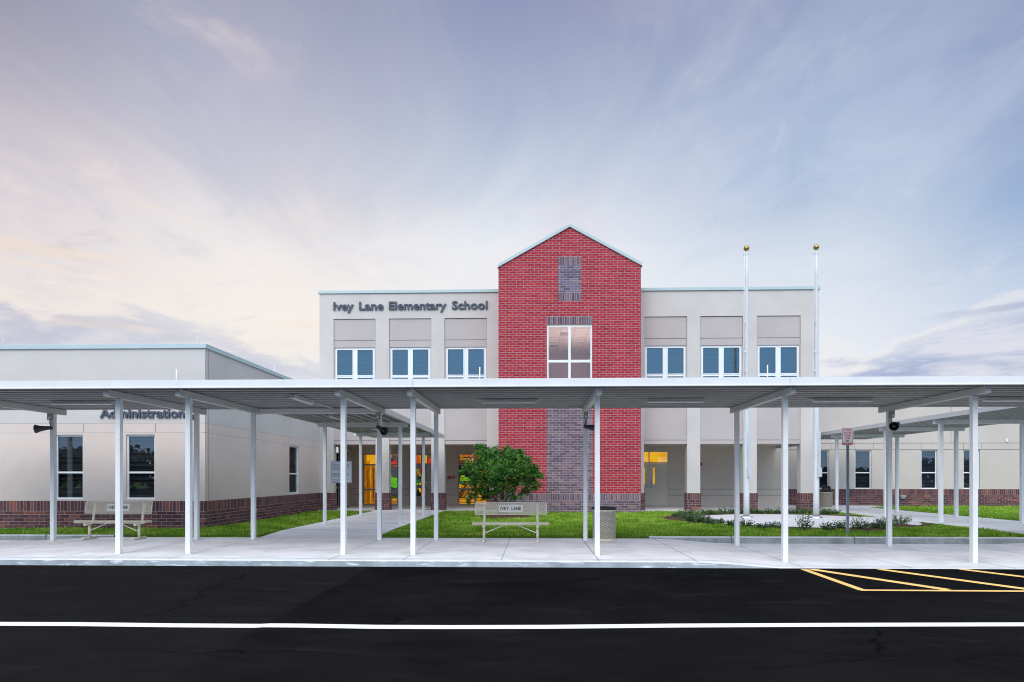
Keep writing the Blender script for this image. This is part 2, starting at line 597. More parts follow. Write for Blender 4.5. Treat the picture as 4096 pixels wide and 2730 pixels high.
def asphalt_mat():
    m = bpy.data.materials.new('asphalt')
    m.use_nodes = True
    t = NT(m.node_tree)
    b = t.n['Principled BSDF']
    geo = t.new('ShaderNodeNewGeometry').outputs['Position']
    x, y, z = t.sep(geo)
    n1 = t.noise(geo, 0.55, 6, 0.65, 0.8)
    n2 = t.noise(geo, 140.0, 2, 0.7)
    n3 = t.noise(t.comb(t.math('MULTIPLY', x, 0.5), t.math('MULTIPLY', y, 2.2), 0), 1.3, 6, 0.7, 0.4)
    c = t.mix(t.smooth(n1, 0.35, 0.7), (0.0040, 0.0042, 0.0058, 1), (0.0125, 0.0122, 0.0130, 1))
    # older, greyer lane to the left of a diagonal paving seam
    seam = t.math('ADD', t.math('SUBTRACT', x, t.math('MULTIPLY', y, -0.02)), t.math('MULTIPLY', t.math('ADD', n1, -0.5), 0.35))
    old = t.smooth(t.math('SUBTRACT', x, t.math('MULTIPLY', t.math('ADD', n1, -0.5), 0.30)), -3.02, -3.08)
    c = t.mix(t.math('MULTIPLY', old, 0.55), c, (0.0215, 0.0205, 0.0205, 1))
    near = t.smooth(y, 12.0, 6.0)
    c = t.mix(t.math('MULTIPLY', near, 0.42), c, (0.0210, 0.0200, 0.0200, 1))
    c = t.mix(t.smooth(n3, 0.54, 0.72, 0, 0.6), c, (0.034, 0.034, 0.035, 1))
    c = t.mix(t.smooth(n3, 0.46, 0.30, 0, 0.6), c, (0.003, 0.003, 0.004, 1))
    # hairline cracks
    vo = t.new('ShaderNodeTexVoronoi', feature='DISTANCE_TO_EDGE')
    wv = t.new('ShaderNodeVectorMath', operation='ADD')
    t.put(wv.inputs[0], t.comb(t.math('MULTIPLY', x, 0.30), t.math('MULTIPLY', y, 0.75), 0))
    nn = t.new('ShaderNodeTexNoise')
    t.put(nn.inputs['Vector'], geo)
    nn.inputs['Scale'].default_value = 2.2
    nn.inputs['Detail'].default_value = 6
    sc = t.new('ShaderNodeVectorMath', operation='SCALE')
    t.l.new(nn.outputs[1], sc.inputs[0])
    sc.inputs[3].default_value = 0.22
    t.put(wv.inputs[1], sc.outputs[0])
    t.put(vo.inputs['Vector'], wv.outputs[0])
    vo.inputs['Scale'].default_value = 0.75
    cr = t.math('MULTIPLY', t.smooth(vo.outputs['Distance'], 0.009, 0.0), t.smooth(t.noise(geo, 0.35, 3), 0.46, 0.56))
    c = t.mix(t.math('MULTIPLY', cr, 0.85), c, (0.001, 0.001, 0.001, 1))
    grain = t.smooth(n2, 0.3, 0.75, 0.28, 0.95)
    s = t.new('ShaderNodeVectorMath', operation='SCALE')
    t.put(s.inputs[0], c)
    t.put(s.inputs[3], grain)
    t.put(b.inputs['Base Color'], s.outputs[0])
    b.inputs['Roughness'].default_value = 0.92
    b.inputs['Specular IOR Level'].default_value = 0.03
    bn = t.new('ShaderNodeBump')
    bn.inputs['Strength'].default_value = 0.35
    bn.inputs['Distance'].default_value = 0.006
    t.put(bn.inputs['Height'], n2)
    t.l.new(bn.outputs[0], b.inputs['Normal'])
    return m


def leaf_mat(name, c1, c2, c3, trans=0.25, scale=3.0, rough=0.5):
    m = bpy.data.materials.new(name)
    m.use_nodes = True
    t = NT(m.node_tree)
    b = t.n['Principled BSDF']
    g = t.new('ShaderNodeNewGeometry')
    r = g.outputs['Random Per Island']
    n = t.noise(g.outputs['Position'], scale, 3, 0.6)
    k = t.math('ADD', t.math('MULTIPLY', r, 0.55), t.smooth(n, 0.3, 0.7, 0.0, 0.5))
    c = t.ramp(k, [(0.2, tuple(c1)), (0.55, tuple(c2)), (0.9, tuple(c3))])
    t.put(b.inputs['Base Color'], c)
    b.inputs['Roughness'].default_value = rough
    b.inputs['Specular IOR Level'].default_value = 0.35
    b.inputs['Transmission Weight'].default_value = 0.0
    tr = t.new('ShaderNodeBsdfTranslucent')
    t.put(tr.inputs[0], c)
    mx = t.new('ShaderNodeMixShader')
    mx.inputs[0].default_value = trans
    out = t.n['Material Output']
    t.l.new(b.outputs[0], mx.inputs[1])
    t.l.new(tr.outputs[0], mx.inputs[2])
    t.l.new(mx.outputs[0], out.inputs[0])
    MATS[name] = m
    return m


M_STUCCO = mat('stucco_light', (0.59, 0.565, 0.54), 0.9, var=0.05, vscale=0.8, bump=0.5, bscale=70, spec=0.1)
M_BAY = mat('stucco_taupe', (0.49, 0.445, 0.435), 0.9, var=0.05, vscale=0.8, bump=0.5, bscale=70, spec=0.1)
M_LBEIGE = mat('stucco_beige', (0.63, 0.555, 0.515), 0.9, var=0.05, vscale=0.6, bump=0.5, bscale=70, spec=0.1)
M_LTOP = mat('stucco_grey_beige', (0.57, 0.55, 0.53), 0.9, var=0.05, vscale=0.6, bump=0.5, bscale=70, spec=0.1)
M_WING = mat('stucco_wing', (0.58, 0.53, 0.495), 0.9, var=0.05, vscale=0.6, bump=0.5, bscale=70, spec=0.1)
M_PORCH = mat('stucco_brown_taupe', (0.74, 0.665, 0.60), 0.9, var=0.05, vscale=0.8, bump=0.4, bscale=70, spec=0.1)
M_JOINT = mat('joint_shadow_grey', (0.16, 0.15, 0.14), 0.9)
M_COPING = mat('coping_metal', (0.44, 0.56, 0.58), 0.35, metal=0.0, var=0.04, vscale=1.5, spec=0.5)
M_FRAME = mat('window_frame_white', (0.80, 0.85, 0.88), 0.4, var=0.03)
M_FRAME_GREY = mat('storefront_grey', (0.42, 0.44, 0.46), 0.4, var=0.03)
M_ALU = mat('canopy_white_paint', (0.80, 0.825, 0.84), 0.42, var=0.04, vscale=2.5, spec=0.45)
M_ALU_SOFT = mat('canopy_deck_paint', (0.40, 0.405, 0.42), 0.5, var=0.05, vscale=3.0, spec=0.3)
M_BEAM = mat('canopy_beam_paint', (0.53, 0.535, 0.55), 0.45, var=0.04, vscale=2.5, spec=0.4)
M_LETTER = mat('letter_blue_grey', (0.064, 0.082, 0.115), 0.55, var=0.06)
M_SILVER = mat('silver_metal', (0.62, 0.66, 0.70), 0.32, metal=0.35, var=0.05)
M_GALV = mat('galvanised_steel', (0.34, 0.44, 0.47), 0.45, metal=0.5, var=0.12, vscale=20)
M_GOLD = mat('gold_ball', (0.46, 0.33, 0.11), 0.25, metal=1.0)
M_CHROME = mat('bright_metal', (0.75, 0.76, 0.78), 0.2, metal=0.9)
M_GREYBOX = mat('grey_box', (0.33, 0.36, 0.35), 0.5, var=0.1)
M_SPEAKER = mat('speaker_charcoal', (0.055, 0.055, 0.06), 0.5, var=0.1)
M_SPEAKER_IN = mat('speaker_throat', (0.012, 0.012, 0.013), 0.6)
M_SPEAKER_CONE = mat('speaker_plug', (0.10, 0.12, 0.15), 0.5)
M_LAMP = mat('lamp_diffuser', (0.72, 0.74, 0.78), 0.25, var=0.03)
M_LAMPBODY = mat('lamp_body', (0.55, 0.56, 0.58), 0.45)
M_CREAM = mat('cream_powder_coat', (0.70, 0.645, 0.52), 0.45, var=0.05, vscale=8)
M_PLAQUE = mat('plaque_cream', (0.66, 0.655, 0.60), 0.5, var=0.03)
M_BLACK = mat('black_plastic', (0.012, 0.012, 0.016), 0.35, var=0.1)
M_DARK = mat('dark_interior', (0.02, 0.022, 0.028), 0.9)
M_INK = mat('sign_dark_ink', (0.02, 0.025, 0.05), 0.6)
M_RED = mat('sign_red_paint', (0.50, 0.02, 0.035), 0.5)
M_POLE = mat('flagpole_paint', (0.62, 0.66, 0.69), 0.38, var=0.04, vscale=3)
M_PAD = stain_concrete('pad_concrete', (0.60, 0.60, 0.62), (0.52, 0.52, 0.54), amt=0.8)
M_SIGNWHITE = mat('sign_white', (0.84, 0.87, 0.92), 0.5)
M_SIGNPINK = mat('reflective_white', (0.80, 0.80, 0.83), 0.5)
M_BLIND = mat('blind_slats', (0.20, 0.20, 0.21), 0.6, var=0.1)
M_BLIND_BLUE = mat('blind_slats_upper', (0.17, 0.21, 0.27), 0.6, var=0.15, vscale=1.0)
M_DOOR = mat('door_taupe', (0.84, 0.79, 0.71), 0.7, var=0.04)
M_SLAB = stain_concrete('sidewalk_concrete', (0.81, 0.80, 0.81), (0.60, 0.595, 0.60), amt=0.75)
M_PATH = stain_concrete('path_concrete', (0.78, 0.78, 0.79), (0.66, 0.66, 0.67), amt=0.8)
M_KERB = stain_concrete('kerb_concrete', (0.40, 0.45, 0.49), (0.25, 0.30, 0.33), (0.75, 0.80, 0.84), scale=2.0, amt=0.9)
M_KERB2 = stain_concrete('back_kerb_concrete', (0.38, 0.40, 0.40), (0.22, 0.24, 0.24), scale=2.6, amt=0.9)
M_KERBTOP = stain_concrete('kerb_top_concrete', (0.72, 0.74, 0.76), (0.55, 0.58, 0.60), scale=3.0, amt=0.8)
M_CJOINT = mat('concrete_joint', (0.17, 0.165, 0.16), 0.9)
M_ASPH = asphalt_mat()
M_WLINE = mat('white_road_paint', (0.86, 0.85, 0.82), 0.7, var=0.03, stain=((0.45, 0.45, 0.44), 14.0, 0.64, 0.5))
M_YLINE = mat('yellow_road_paint', (0.90, 0.58, 0.19), 0.7, var=0.08, stain=((0.45, 0.28, 0.07), 10.0, 0.60, 0.6))
M_SOIL = mat('mulch_brown', (0.085, 0.050, 0.036), 0.95, var=0.45, vscale=22, bump=1.0, bscale=60, spec=0.05)
M_TURF = mat('turf_base', (0.080, 0.14, 0.018), 0.95, var=0.35, vscale=5, stain=((0.10, 0.065, 0.035), 1.4, 0.60, 0.7), spec=0.05)
M_BARK = mat('bark', (0.19, 0.15, 0.115), 0.9, var=0.3, vscale=20, bump=0.6, bscale=50)
M_LEAF = leaf_mat('shrub_leaf', (0.006, 0.032, 0.008), (0.052, 0.20, 0.030), (0.22, 0.48, 0.075), 0.28, scale=4.5, rough=0.36)
M_LEAF2 = leaf_mat('ground_shrub_leaf', (0.014, 0.045, 0.018), (0.042, 0.115, 0.038), (0.12, 0.24, 0.07), 0.2)
M_BLADE = leaf_mat('grass_blade', (0.10, 0.24, 0.014), (0.25, 0.47, 0.030), (0.52, 0.68, 0.12), 0.3, scale=1.2, rough=0.7)
M_WOODS = leaf_mat('far_woods_leaf', (0.008, 0.02, 0.010), (0.015, 0.035, 0.014), (0.03, 0.055, 0.02), 0.1)

PURPLE_FULL = [(0.0, (0.115, 0.075, 0.098)), (0.35, (0.155, 0.110, 0.140)), (0.62, (0.185, 0.145, 0.185)), (0.80, (0.215, 0.170, 0.200)), (0.90, (0.24, 0.155, 0.160)), (1.0, (0.30, 0.185, 0.17))]
PURPLE = [(p, (c[0] * 0.90, c[1] * 0.84, c[2] * 0.90)) for p, c in PURPLE_FULL]
MAROON = [(0.0, (0.075, 0.030, 0.038)), (0.40, (0.105, 0.043, 0.050)), (0.65, (0.130, 0.058, 0.066)), (0.82, (0.150, 0.062, 0.060)), (0.90, (0.22, 0.075, 0.060)), (1.0, (0.26, 0.09, 0.065))]
REDS = [(0.0, (0.285, 0.015, 0.027)), (0.25, (0.335, 0.018, 0.032)), (0.75, (0.375, 0.023, 0.039)), (1.0, (0.42, 0.034, 0.049))]
MORTAR_L = (0.50, 0.47, 0.50)
MORTAR_D = (0.42, 0.38, 0.40)
# heights of the courses: skirts are one soldier course (0.305) over running bond
SK = 0.86
B_RED = brick_mat('red_brick', REDS, MORTAR_L, z0=SK - 0.1016 * 20, msize=0.012)
B_PURPLE = brick_mat('purple_brick', PURPLE, MORTAR_L, z0=SK - 0.1016 * 20, msize=0.013)
B_PURPLE_SKIRT = brick_mat('purple_brick_skirt', PURPLE, MORTAR_L, z0=SK - 0.305 - 0.1016 * 20, msize=0.012)
B_PURPLE_SOLD = brick_mat('purple_soldier_brick', PURPLE, MORTAR_L, soldier=True, z0=SK - 0.305 * 21, msize=0.012)
B_MAROON = brick_mat('maroon_brick', MAROON, MORTAR_D, z0=SK - 0.305 - 0.1016 * 20, msize=0.012)
B_MAROON_SOLD = brick_mat('maroon_soldier_brick', MAROON, MORTAR_D, soldier=True, z0=SK - 0.305 * 21, msize=0.012)
G_UP = glass_mat('upper_window_glass', (0.35, 0.50, 0.62), 0.24, (0.75, 0.95, 1.0))
G_LOW = glass_mat('lower_window_glass', (0.55, 0.58, 0.62), 0.14, (0.8, 0.92, 1.0))
G_TOWER = glass_mat('tower_window_glass', (0.90, 0.88, 0.88), 0.08, (0.9, 0.92, 1.0))
G_DOOR = glass_mat('clear_glass', (0.85, 0.88, 0.88), 0.05)

# =================================================================== the setting
def S(a, b, x):
    t = min(1.0, max(0.0, (x - a) / (b - a)))
    return t * t * (3 - 2 * t)


def zwalk(x):
    return -0.113 * (S(3.0, 4.9, x) - S(11.2, 13.4, x)) - 0.09 * S(-11.0, -13.2, x)


def struct(o):
    o['kind'] = 'structure'
    return o


# ground sheet to the horizon
g = MB()
g.face([(-1200, -1200, -0.30), (1200, -1200, -0.30), (1200, 1200, -0.30), (-1200, 1200, -0.30)])
struct(g.build('ground', M_TURF))
g = MB()
g.box(-150, 150, -60, 12.80, -0.28, -0.12)
struct(g.build('road', M_ASPH))

# front pavement with its kerb
xs = [-60, -40, -25] + [(-20 + 0.5 * i) for i in range(91)] + [30, 40, 60]
kerb = MB()
YK0, YK1, YB = 12.66, 12.92, 17.36
for a, b in zip(xs[:-1], xs[1:]):
    za, zb = zwalk(a), zwalk(b)
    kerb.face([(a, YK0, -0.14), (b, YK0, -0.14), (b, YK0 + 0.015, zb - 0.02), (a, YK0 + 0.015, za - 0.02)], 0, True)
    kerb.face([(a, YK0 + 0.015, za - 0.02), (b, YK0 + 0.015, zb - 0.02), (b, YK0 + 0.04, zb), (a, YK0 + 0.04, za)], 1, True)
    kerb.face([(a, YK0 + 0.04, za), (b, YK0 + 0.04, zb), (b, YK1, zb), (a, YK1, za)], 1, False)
struct(kerb.build('kerb', [M_KERB, M_KERBTOP]))
walk = MB()
for a, b in zip(xs[:-1], xs[1:]):
    za, zb = zwalk(a), zwalk(b)
    walk.face([(a, YK1, za), (b, YK1, zb), (b, YB + 0.02, zb), (a, YB + 0.02, za)])


def joint_strip(mb, pts, w, dz=0.003, m=1):
    for (p, q) in zip(pts[:-1], pts[1:]):
        d = (Vector((q[0], q[1], 0)) - Vector((p[0], p[1], 0))).normalized()
        n = Vector((-d.y, d.x, 0)) * w / 2
        mb.face([(p[0] - n.x, p[1] - n.y, p[2] + dz), (q[0] - n.x, q[1] - n.y, q[2] + dz), (q[0] + n.x, q[1] + n.y, q[2] + dz), (p[0] + n.x, p[1] + n.y, p[2] + dz)], m)


joint_strip(walk, [(x, YK1 + 0.004, zwalk(x)) for x in xs], 0.010)
for jx in (-16.4, -14.6, -12.75, -11.05, -9.3, -8.36, -6.96, -3.87, -2.47, -0.62, 1.2, 3.0, 4.95, 6.9, 8.75, 10.6, 12.4, 14.3, 16.2):
    joint_strip(walk, [(jx, YK0 + 0.05, zwalk(jx)), (jx, YB, zwalk(jx))], 0.014 if jx in (1.2, 3.0, 4.95) else 0.010)
# grey patch stain where the ramp meets the road on the right
struct(walk.build('pavement', [M_SLAB, M_CJOINT]))

# kerb at the back of the pavement where the pavement dips
for (a0, a1) in ((2.9, 13.2), (-19.0, -10.9)):
    bk = MB()
    n = int((a1 - a0) / 0.4)
    for i in range(n):
        a = a0 + (a1 - a0) * i / n
        b = a0 + (a1 - a0) * (i + 1) / n
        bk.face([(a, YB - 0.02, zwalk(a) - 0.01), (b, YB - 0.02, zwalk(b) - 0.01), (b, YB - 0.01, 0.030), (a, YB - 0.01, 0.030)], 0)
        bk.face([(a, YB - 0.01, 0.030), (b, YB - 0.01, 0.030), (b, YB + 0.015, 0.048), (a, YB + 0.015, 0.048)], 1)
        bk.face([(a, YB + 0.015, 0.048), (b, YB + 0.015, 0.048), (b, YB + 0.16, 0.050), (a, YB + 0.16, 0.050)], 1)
    for jx in (4.95, 8.0, 11.0, -12.7):
        if a0 < jx < a1:
            bk.box(jx - 0.012, jx + 0.012, YB - 0.024, YB + 0.12, zwalk(jx), 0.052, 2)
    struct(bk.build('kerb', [M_KERB2, M_KERBTOP, M_CJOINT]))

# paths
PX0, PX1 = -7.10, -4.02
QX0, QX1 = 12.9, 16.5


def path_mesh(name, x0, x1, y0, y1, joints):
    p = MB()
    z0, z1 = 0.002, 0.06
    p.face([(x0, y0, z0), (x1, y0, z0), (x1, y0 + 1.6, z1), (x0, y0 + 1.6, z1)])
    p.face([(x0, y0 + 1.6, z1), (x1, y0 + 1.6, z1), (x1, y1, z1), (x0, y1, z1)])
    p.face([(x0, y0, z0), (x0, y0, -0.05), (x0, y1, -0.05), (x0, y1, z1)])
    p.face([(x1, y0, z0), (x1, y0, -0.05), (x1, y1, -0.05), (x1, y1, z1)])
    for y in joints:
        p.box(x0 + 0.01, x1 - 0.01, y - 0.008, y + 0.008, 0.05, 0.063, 1)
    return struct(p.build(name, [M_PATH, M_CJOINT]))


path_mesh('path', PX0, PX1, YB + 0.02, 30.0, (19.2, 21.9, 24.6, 27.3))
path_mesh('path', QX0, QX1, YB + 0.02, 36.0, (19.2, 22.8, 26.3, 29.6, 32.6))
fl = MB()                                    # flared corner of the left path
fl.face([(PX1 - 0.05, YB + 0.02, 0.050), (PX1 + 1.0, YB + 0.02, 0.050), (PX1 + 0.35, YB + 0.55, 0.056), (PX1 + 0.1, YB + 1.3, 0.062), (PX1 - 0.05, YB + 2.2, 0.062)])

# lawns
LAWN = 0.045
CXC, CYC, CR = 9.15, 24.1, 3.72              # round concrete pad of the flagpoles
lawn = MB()
for (x0, x1, y1) in ((-60, PX0, 30.0), (PX1, QX0, 30.0), (QX1, 70, 36.5)):
    lawn.box(x0, x1, YB + 0.022, y1, -0.1, LAWN)
struct(lawn.build('lawn', M_TURF))
pad = MB()
N = 72
ring = [(CXC + CR * math.cos(2 * math.pi * i / N), CYC + CR * math.sin(2 * math.pi * i / N)) for i in range(N)]
pad.face([(x, y, 0.062) for x, y in ring])
for i in range(N):
    a, b = ring[i], ring[(i + 1) % N]
    pad.face([(a[0], a[1], 0.0), (b[0], b[1], 0.0), (b[0], b[1], 0.062), (a[0], a[1], 0.062)])
pad.box(CXC + 2.6, QX0, 23.3, 26.2, 0.0, 0.059)
struct(pad.build('pavement_circle', M_PAD))


def blob_mound(name, fn_r, cx, cy, r0, r1, z, nseg=80, skip=None, seed=1, hump=0.05):
    """mulch bed between radius r0 and r1 with an uneven edge"""
    rnd = random.Random(seed)
    jit = [rnd.uniform(-0.10, 0.10) for _ in range(nseg)]
    mb = MB()
    rows = 6
    idx = {}
    for i in range(nseg):
        a = 2 * math.pi * i / nseg
        for k in range(rows):
            f = k / (rows - 1)
            r = r0 + (r1 * fn_r(a) - r0 + jit[i]) * f
            zz = z + hump * math.sin(math.pi * f) * rnd.uniform(0.5, 1.2)
            idx[(i, k)] = len(mb.v)
            mb.v.append((cx + r * math.cos(a), cy + r * math.sin(a), zz))
    for i in range(nseg):
        a = 2 * math.pi * (i + 0.5) / nseg
        if skip and skip(a):
            continue
        for k in range(rows - 1):
            i2 = (i + 1) % nseg
            mb.f.append((idx[(i, k)], idx[(i2, k)], idx[(i2, k + 1)], idx[(i, k + 1)]))
            mb.m.append(0)
            mb.s.append(True)
    return struct(mb.build(name, M_SOIL))


skip_path = lambda a: (CXC + 4.2 * math.cos(a) > QX0 - 0.3) or (math.cos(a) > 0.6 and -0.25 < math.sin(a) < 0.55)
MULCH_R = lambda a: 1.0 + 0.06 * math.sin(3 * a + 1) + (0.10 if math.pi * 0.8 < a < math.pi * 1.15 else 0.0)
blob_mound('mulch_bed', MULCH_R, CXC, CYC, CR - 0.02, CR + 0.58, 0.050, skip=skip_path, seed=3)
TX, TY = px_x(2012, 25.8), 25.8              # tree stands here
blob_mound('mulch_bed', lambda a: 1.0 + 0.15 * math.sin(2 * a), TX + 0.15, TY - 0.3, 0.0, 0.95, 0.048, nseg=36, seed=5, hump=0.10)

# porch floor
pf = MB()
pf.box(-9.6, 12.62, 30.0, 36.0, -0.05, 0.09)
pf.box(12.62, 17.6, 34.2, 36.0, -0.05, 0.087)
for x in (-7.3, -4.85, -2.2, 5.6, 8.1, 10.6):
    pf.box(x - 0.008, x + 0.008, 30.0, 35.5, 0.08, 0.0925, 1)
struct(pf.build('porch_floor', [M_PATH, M_CJOINT]))

# road markings
WZ = -0.116
wl = MB()
pts = [(-10, 2496), (300, 2497), (700, 2502), (1030, 2504), (1070, 2502), (1200, 2503), (1500, 2508), (1800, 2509), (2200, 2508), (2700, 2503), (3300, 2500), (4110, 2498)]
prev = None
line = [G(u, v, WZ) for u, v in pts]
line = [(line[0][0] - 30, line[0][1])] + line + [(line[-1][0] + 30, line[-1][1])]
for p, q in zip(line[:-1], line[1:]):
    wl.face([(p[0], p[1] - 0.100, WZ), (q[0], q[1] - 0.100, WZ), (q[0], q[1] + 0.100, WZ), (p[0], p[1] + 0.100, WZ)])
struct(wl.build('road_line', M_WLINE))
yl = MB()


def stripe(mb, p, q, w, z):
    a, b = Vector((p[0], p[1], 0)), Vector((q[0], q[1], 0))
    d = (b - a).normalized()
    n = Vector((-d.y, d.x, 0)) * w / 2
    mb.face([(a.x - n.x, a.y - n.y, z), (b.x - n.x, b.y - n.y, z), (b.x + n.x, b.y + n.y, z), (a.x + n.x, a.y + n.y, z)])


A0 = G(3215, 2278, WZ)
A1 = G(3452, 2362, WZ)
ZR = A1[1]
stripe(yl, A0, (A1[0], ZR), 0.12, WZ)
yl2 = (A1[0] - 0.05, ZR)
stripe(yl, yl2, (A1[0] + 16, ZR - 0.10), 0.12, WZ + 0.003)
s1 = G(3245, 2278, WZ)
e1 = G(3790, 2360, WZ)
dx, dy = e1[0] - s1[0], e1[1] - s1[1]
for k, (u0, u1) in enumerate(((3245, 0), (3520, 0), (3845, 0), (4190, 0), (4540, 0), (4900, 0))):
    s = G(u0, 2278, WZ)
    stripe(yl, s, (s[0] + dx, s[1] + dy), 0.185, WZ + 0.0015)
struct(yl.build('road_hatching', M_YLINE))


# =================================================================== buildings
def fbox(mb, fn, a0, a1, b0, b1, d0, d1, m=0):
    b = len(mb.v)
    mb.v.extend([tuple(fn(*p)) for p in ((a0, b0, d0), (a1, b0, d0), (a1, b0, d1), (a0, b0, d1), (a0, b1, d0), (a1, b1, d0), (a1, b1, d1), (a0, b1, d1))])
    for q in ((0, 3, 2, 1), (4, 5, 6, 7), (0, 1, 5, 4), (1, 2, 6, 5), (2, 3, 7, 6), (3, 0, 4, 7)):
        mb.f.append(tuple(b + i for i in q))
        mb.m.append(m)
        mb.s.append(False)


def window(parent, fn, a0, a1, b0, b1, vbars=(), hbars=(), fw=0.05, d=0.03, glass=None, blind=None, mframe=None, sill=0.0, raised=0.0):
    fr = MB()
    dd = d + 0.06
    fbox(fr, fn, a0, a1, b1 - fw, b1, d, dd)
    fbox(fr, fn, a0, a1, b0, b0 + fw, d - (0.03 if sill else 0), dd)
    fbox(fr, fn, a0, a0 + fw, b0 + fw, b1 - fw, d, dd)
    fbox(fr, fn, a1 - fw, a1, b0 + fw, b1 - fw, d, dd)
    for (p, w) in vbars:
        fbox(fr, fn, p - w / 2, p + w / 2, b0 + fw, b1 - fw, d + 0.004, dd - 0.004)
    for (p, w) in hbars:
        fbox(fr, fn, a0 + fw, a1 - fw, p - w / 2, p + w / 2, d + 0.008, dd - 0.008)
    w = fr.build('window', mframe or M_FRAME, parent, bevel=0.004)
    pn = MB()
    e = fw - 0.008
    pn.face([fn(a0 + e, b0 + e, d + 0.035), fn(a1 - e, b0 + e, d + 0.035), fn(a1 - e, b1 - e, d + 0.035), fn(a0 + e, b1 - e, d + 0.035)])
    pn.build('pane', glass, w)
    if blind:
        bl = MB()
        mt, lift = blind
        z = b0 + 0.03
        k = 0
        while z < b1 - 0.03:
            if z > b0 + lift * (b1 - b0):
                h = 0.016 + 0.020 * abs(math.sin(z * 5.3 + a0 * 2.1) * math.sin(z * 17.1 + a0))
                bl.face([fn(a0 + 0.03, z, d + 0.10), fn(a1 - 0.03, z, d + 0.10), fn(a1 - 0.03, z + h, d + 0.125), fn(a0 + 0.03, z + h, d + 0.125)])
            z += 0.038
            k += 1
        fbox(bl, fn, a0 - 0.02, a1 + 0.02, b0 - 0.02, b1 + 0.02, d + 0.20, d + 0.22, 1)
        fbox(bl, fn, a0 - 0.02, a0 + 0.005, b0, b1, d + 0.062, d + 0.20, 1)
        fbox(bl, fn, a1 - 0.005, a1 + 0.02, b0, b1, d + 0.062, d + 0.20, 1)
        bl.build('blind', [mt, M_DARK], w)
    return w


def rod(parent, x, y, z0, z1, r=0.012, m=None):
    b = MB()
    b.tube([(x, y, z0 - 0.03), (x, y, z0 + 0.05), (x, y, z1)], [r * 1.6, r, r * 0.6], 6)
    return b.build('lightning_rod', m or M_SILVER, parent)


# ---- left (office) building -------------------------------------------------
LY, LX, LT = 19.6, -9.6, 5.44
office = thing('office_building', 'low beige stucco building with dark blind-covered windows over maroon brick, at far left', 'building', (LX, LY, 0))
ff = lambda a, b, d: (a, LY + d, b)
fs = lambda a, b, d: (LX - d, a, b)
W1 = (px_x(214, LY) + 0.035, px_x(332.6, LY), 0.904, 2.80)
W2 = (px_x(498.8, LY) + 0.035, px_x(620, LY), 0.904, 2.80)
SW = (26.45, 27.55, 0.90, 2.80)
W0 = (W1[0] - 4.3, W1[1] - 4.3, 0.904, 2.80)
low = MB()
low.wall(ff, -30, LX, SK, 2.85, [W0, W1, W2], 0.14)
low.wall(ff, -30, LX, 2.856, 3.127, [], 0)
low.wall(fs, LY, 30.2, SK, 2.85, [SW], 0.14)
low.wall(fs, LY, 30.2, 2.856, 3.127, [], 0)
low.build('wall', M_LBEIGE, office)
up = MB()
up.wall(ff, -30, LX, 3.133, LT - 0.10)
up.wall(fs, LY, 50, 3.133, LT - 0.10)
up.face([(-30, LY, LT - 0.1), (LX, LY, LT - 0.1), (LX, 50, LT - 0.1), (-30, 50, LT - 0.1)])
up.build('parapet_wall', M_LTOP, office)
for z in (2.853, 3.130):
    jn = MB()
    fbox(jn, ff, -30, LX + 0.0, z - 0.012, z + 0.012, 0.002, 0.02)
    fbox(jn, fs, LY, 30.2, z - 0.012, z + 0.012, 0.002, 0.02)
    jn.build('wall_groove', M_JOINT, office)
jn = MB()
for x in (W1[1] + 0.02, W2[1] + 0.02, W0[1] + 0.02):
    fbox(jn, ff, x - 0.007, x + 0.007, 2.865, 3.118, -0.002, 0.01)
fbox(jn, fs, LY + 0.19, LY + 0.205, SK, LT - 0.14, -0.003, 0.01)
for y in (SW[0] - 0.12, SW[1] + 0.12):
    fbox(jn, fs, y - 0.008, y + 0.008, 2.865, 3.118, -0.002, 0.01)
jn.build('wall_groove', M_JOINT, office)
sk = MB()
sk.wall(ff, -30, LX, 0.0, SK - 0.305)
sk.wall(fs, LY, 30.2, 0.0, SK - 0.305)
sk.build('brick_base', B_MAROON, office)
sk = MB()
sk.wall(ff, -30, LX, SK - 0.305, SK)
sk.wall(fs, LY, 30.2, SK - 0.305, SK)
sk.build('soldier_course', B_MAROON_SOLD, office)
cp = MB()
CO = 0.05
cp.box(-30, LX + CO, LY - CO, LY + 0.25, LT - 0.13, LT)
cp.box(LX - 0.25, LX + CO, LY + 0.25, 50, LT - 0.13, LT)
for x in (px_x(245, LY), px_x(740, LY)):
    cp.box(x - 0.006, x + 0.006, LY - CO - 0.004, LY - CO + 0.01, LT - 0.135, LT + 0.003)
cp.build('coping', M_COPING, office, bevel=0.006)
for w in (W0, W1, W2):
    window(office, ff, w[0], w[1], w[2], w[3], hbars=[(1.69, 0.055)], fw=0.05, d=0.055, glass=G_LOW, blind=(M_BLIND, 0.02), sill=1)
window(office, fs, SW[0], SW[1], SW[2], SW[3], hbars=[(1.69, 0.055)], fw=0.05, d=0.05, glass=G_LOW, blind=(M_BLIND, 0.02), sill=1)
rod(office, px_x(44, LY + 0.4), LY + 0.1, LT, LT + 0.30)
rod(office, px_x(792, LY + 0.1), LY + 0.1, LT, LT + 0.27)
rod(office, LX - 0.1, 25.2, LT, LT + 0.35)
ob = MB()
fbox(ob, fs, 22.98, 23.12, 0.30, 0.44, -0.07, 0.0)
fbox(ob, fs, 22.96, 23.14, 0.40, 0.46, -0.10, -0.07)
tag(ob.build('wall_hydrant_box', M_GREYBOX), 'small grey-green outlet box on the maroon brick side wall, left', 'outlet box', 'outlet boxes on the brick bases')

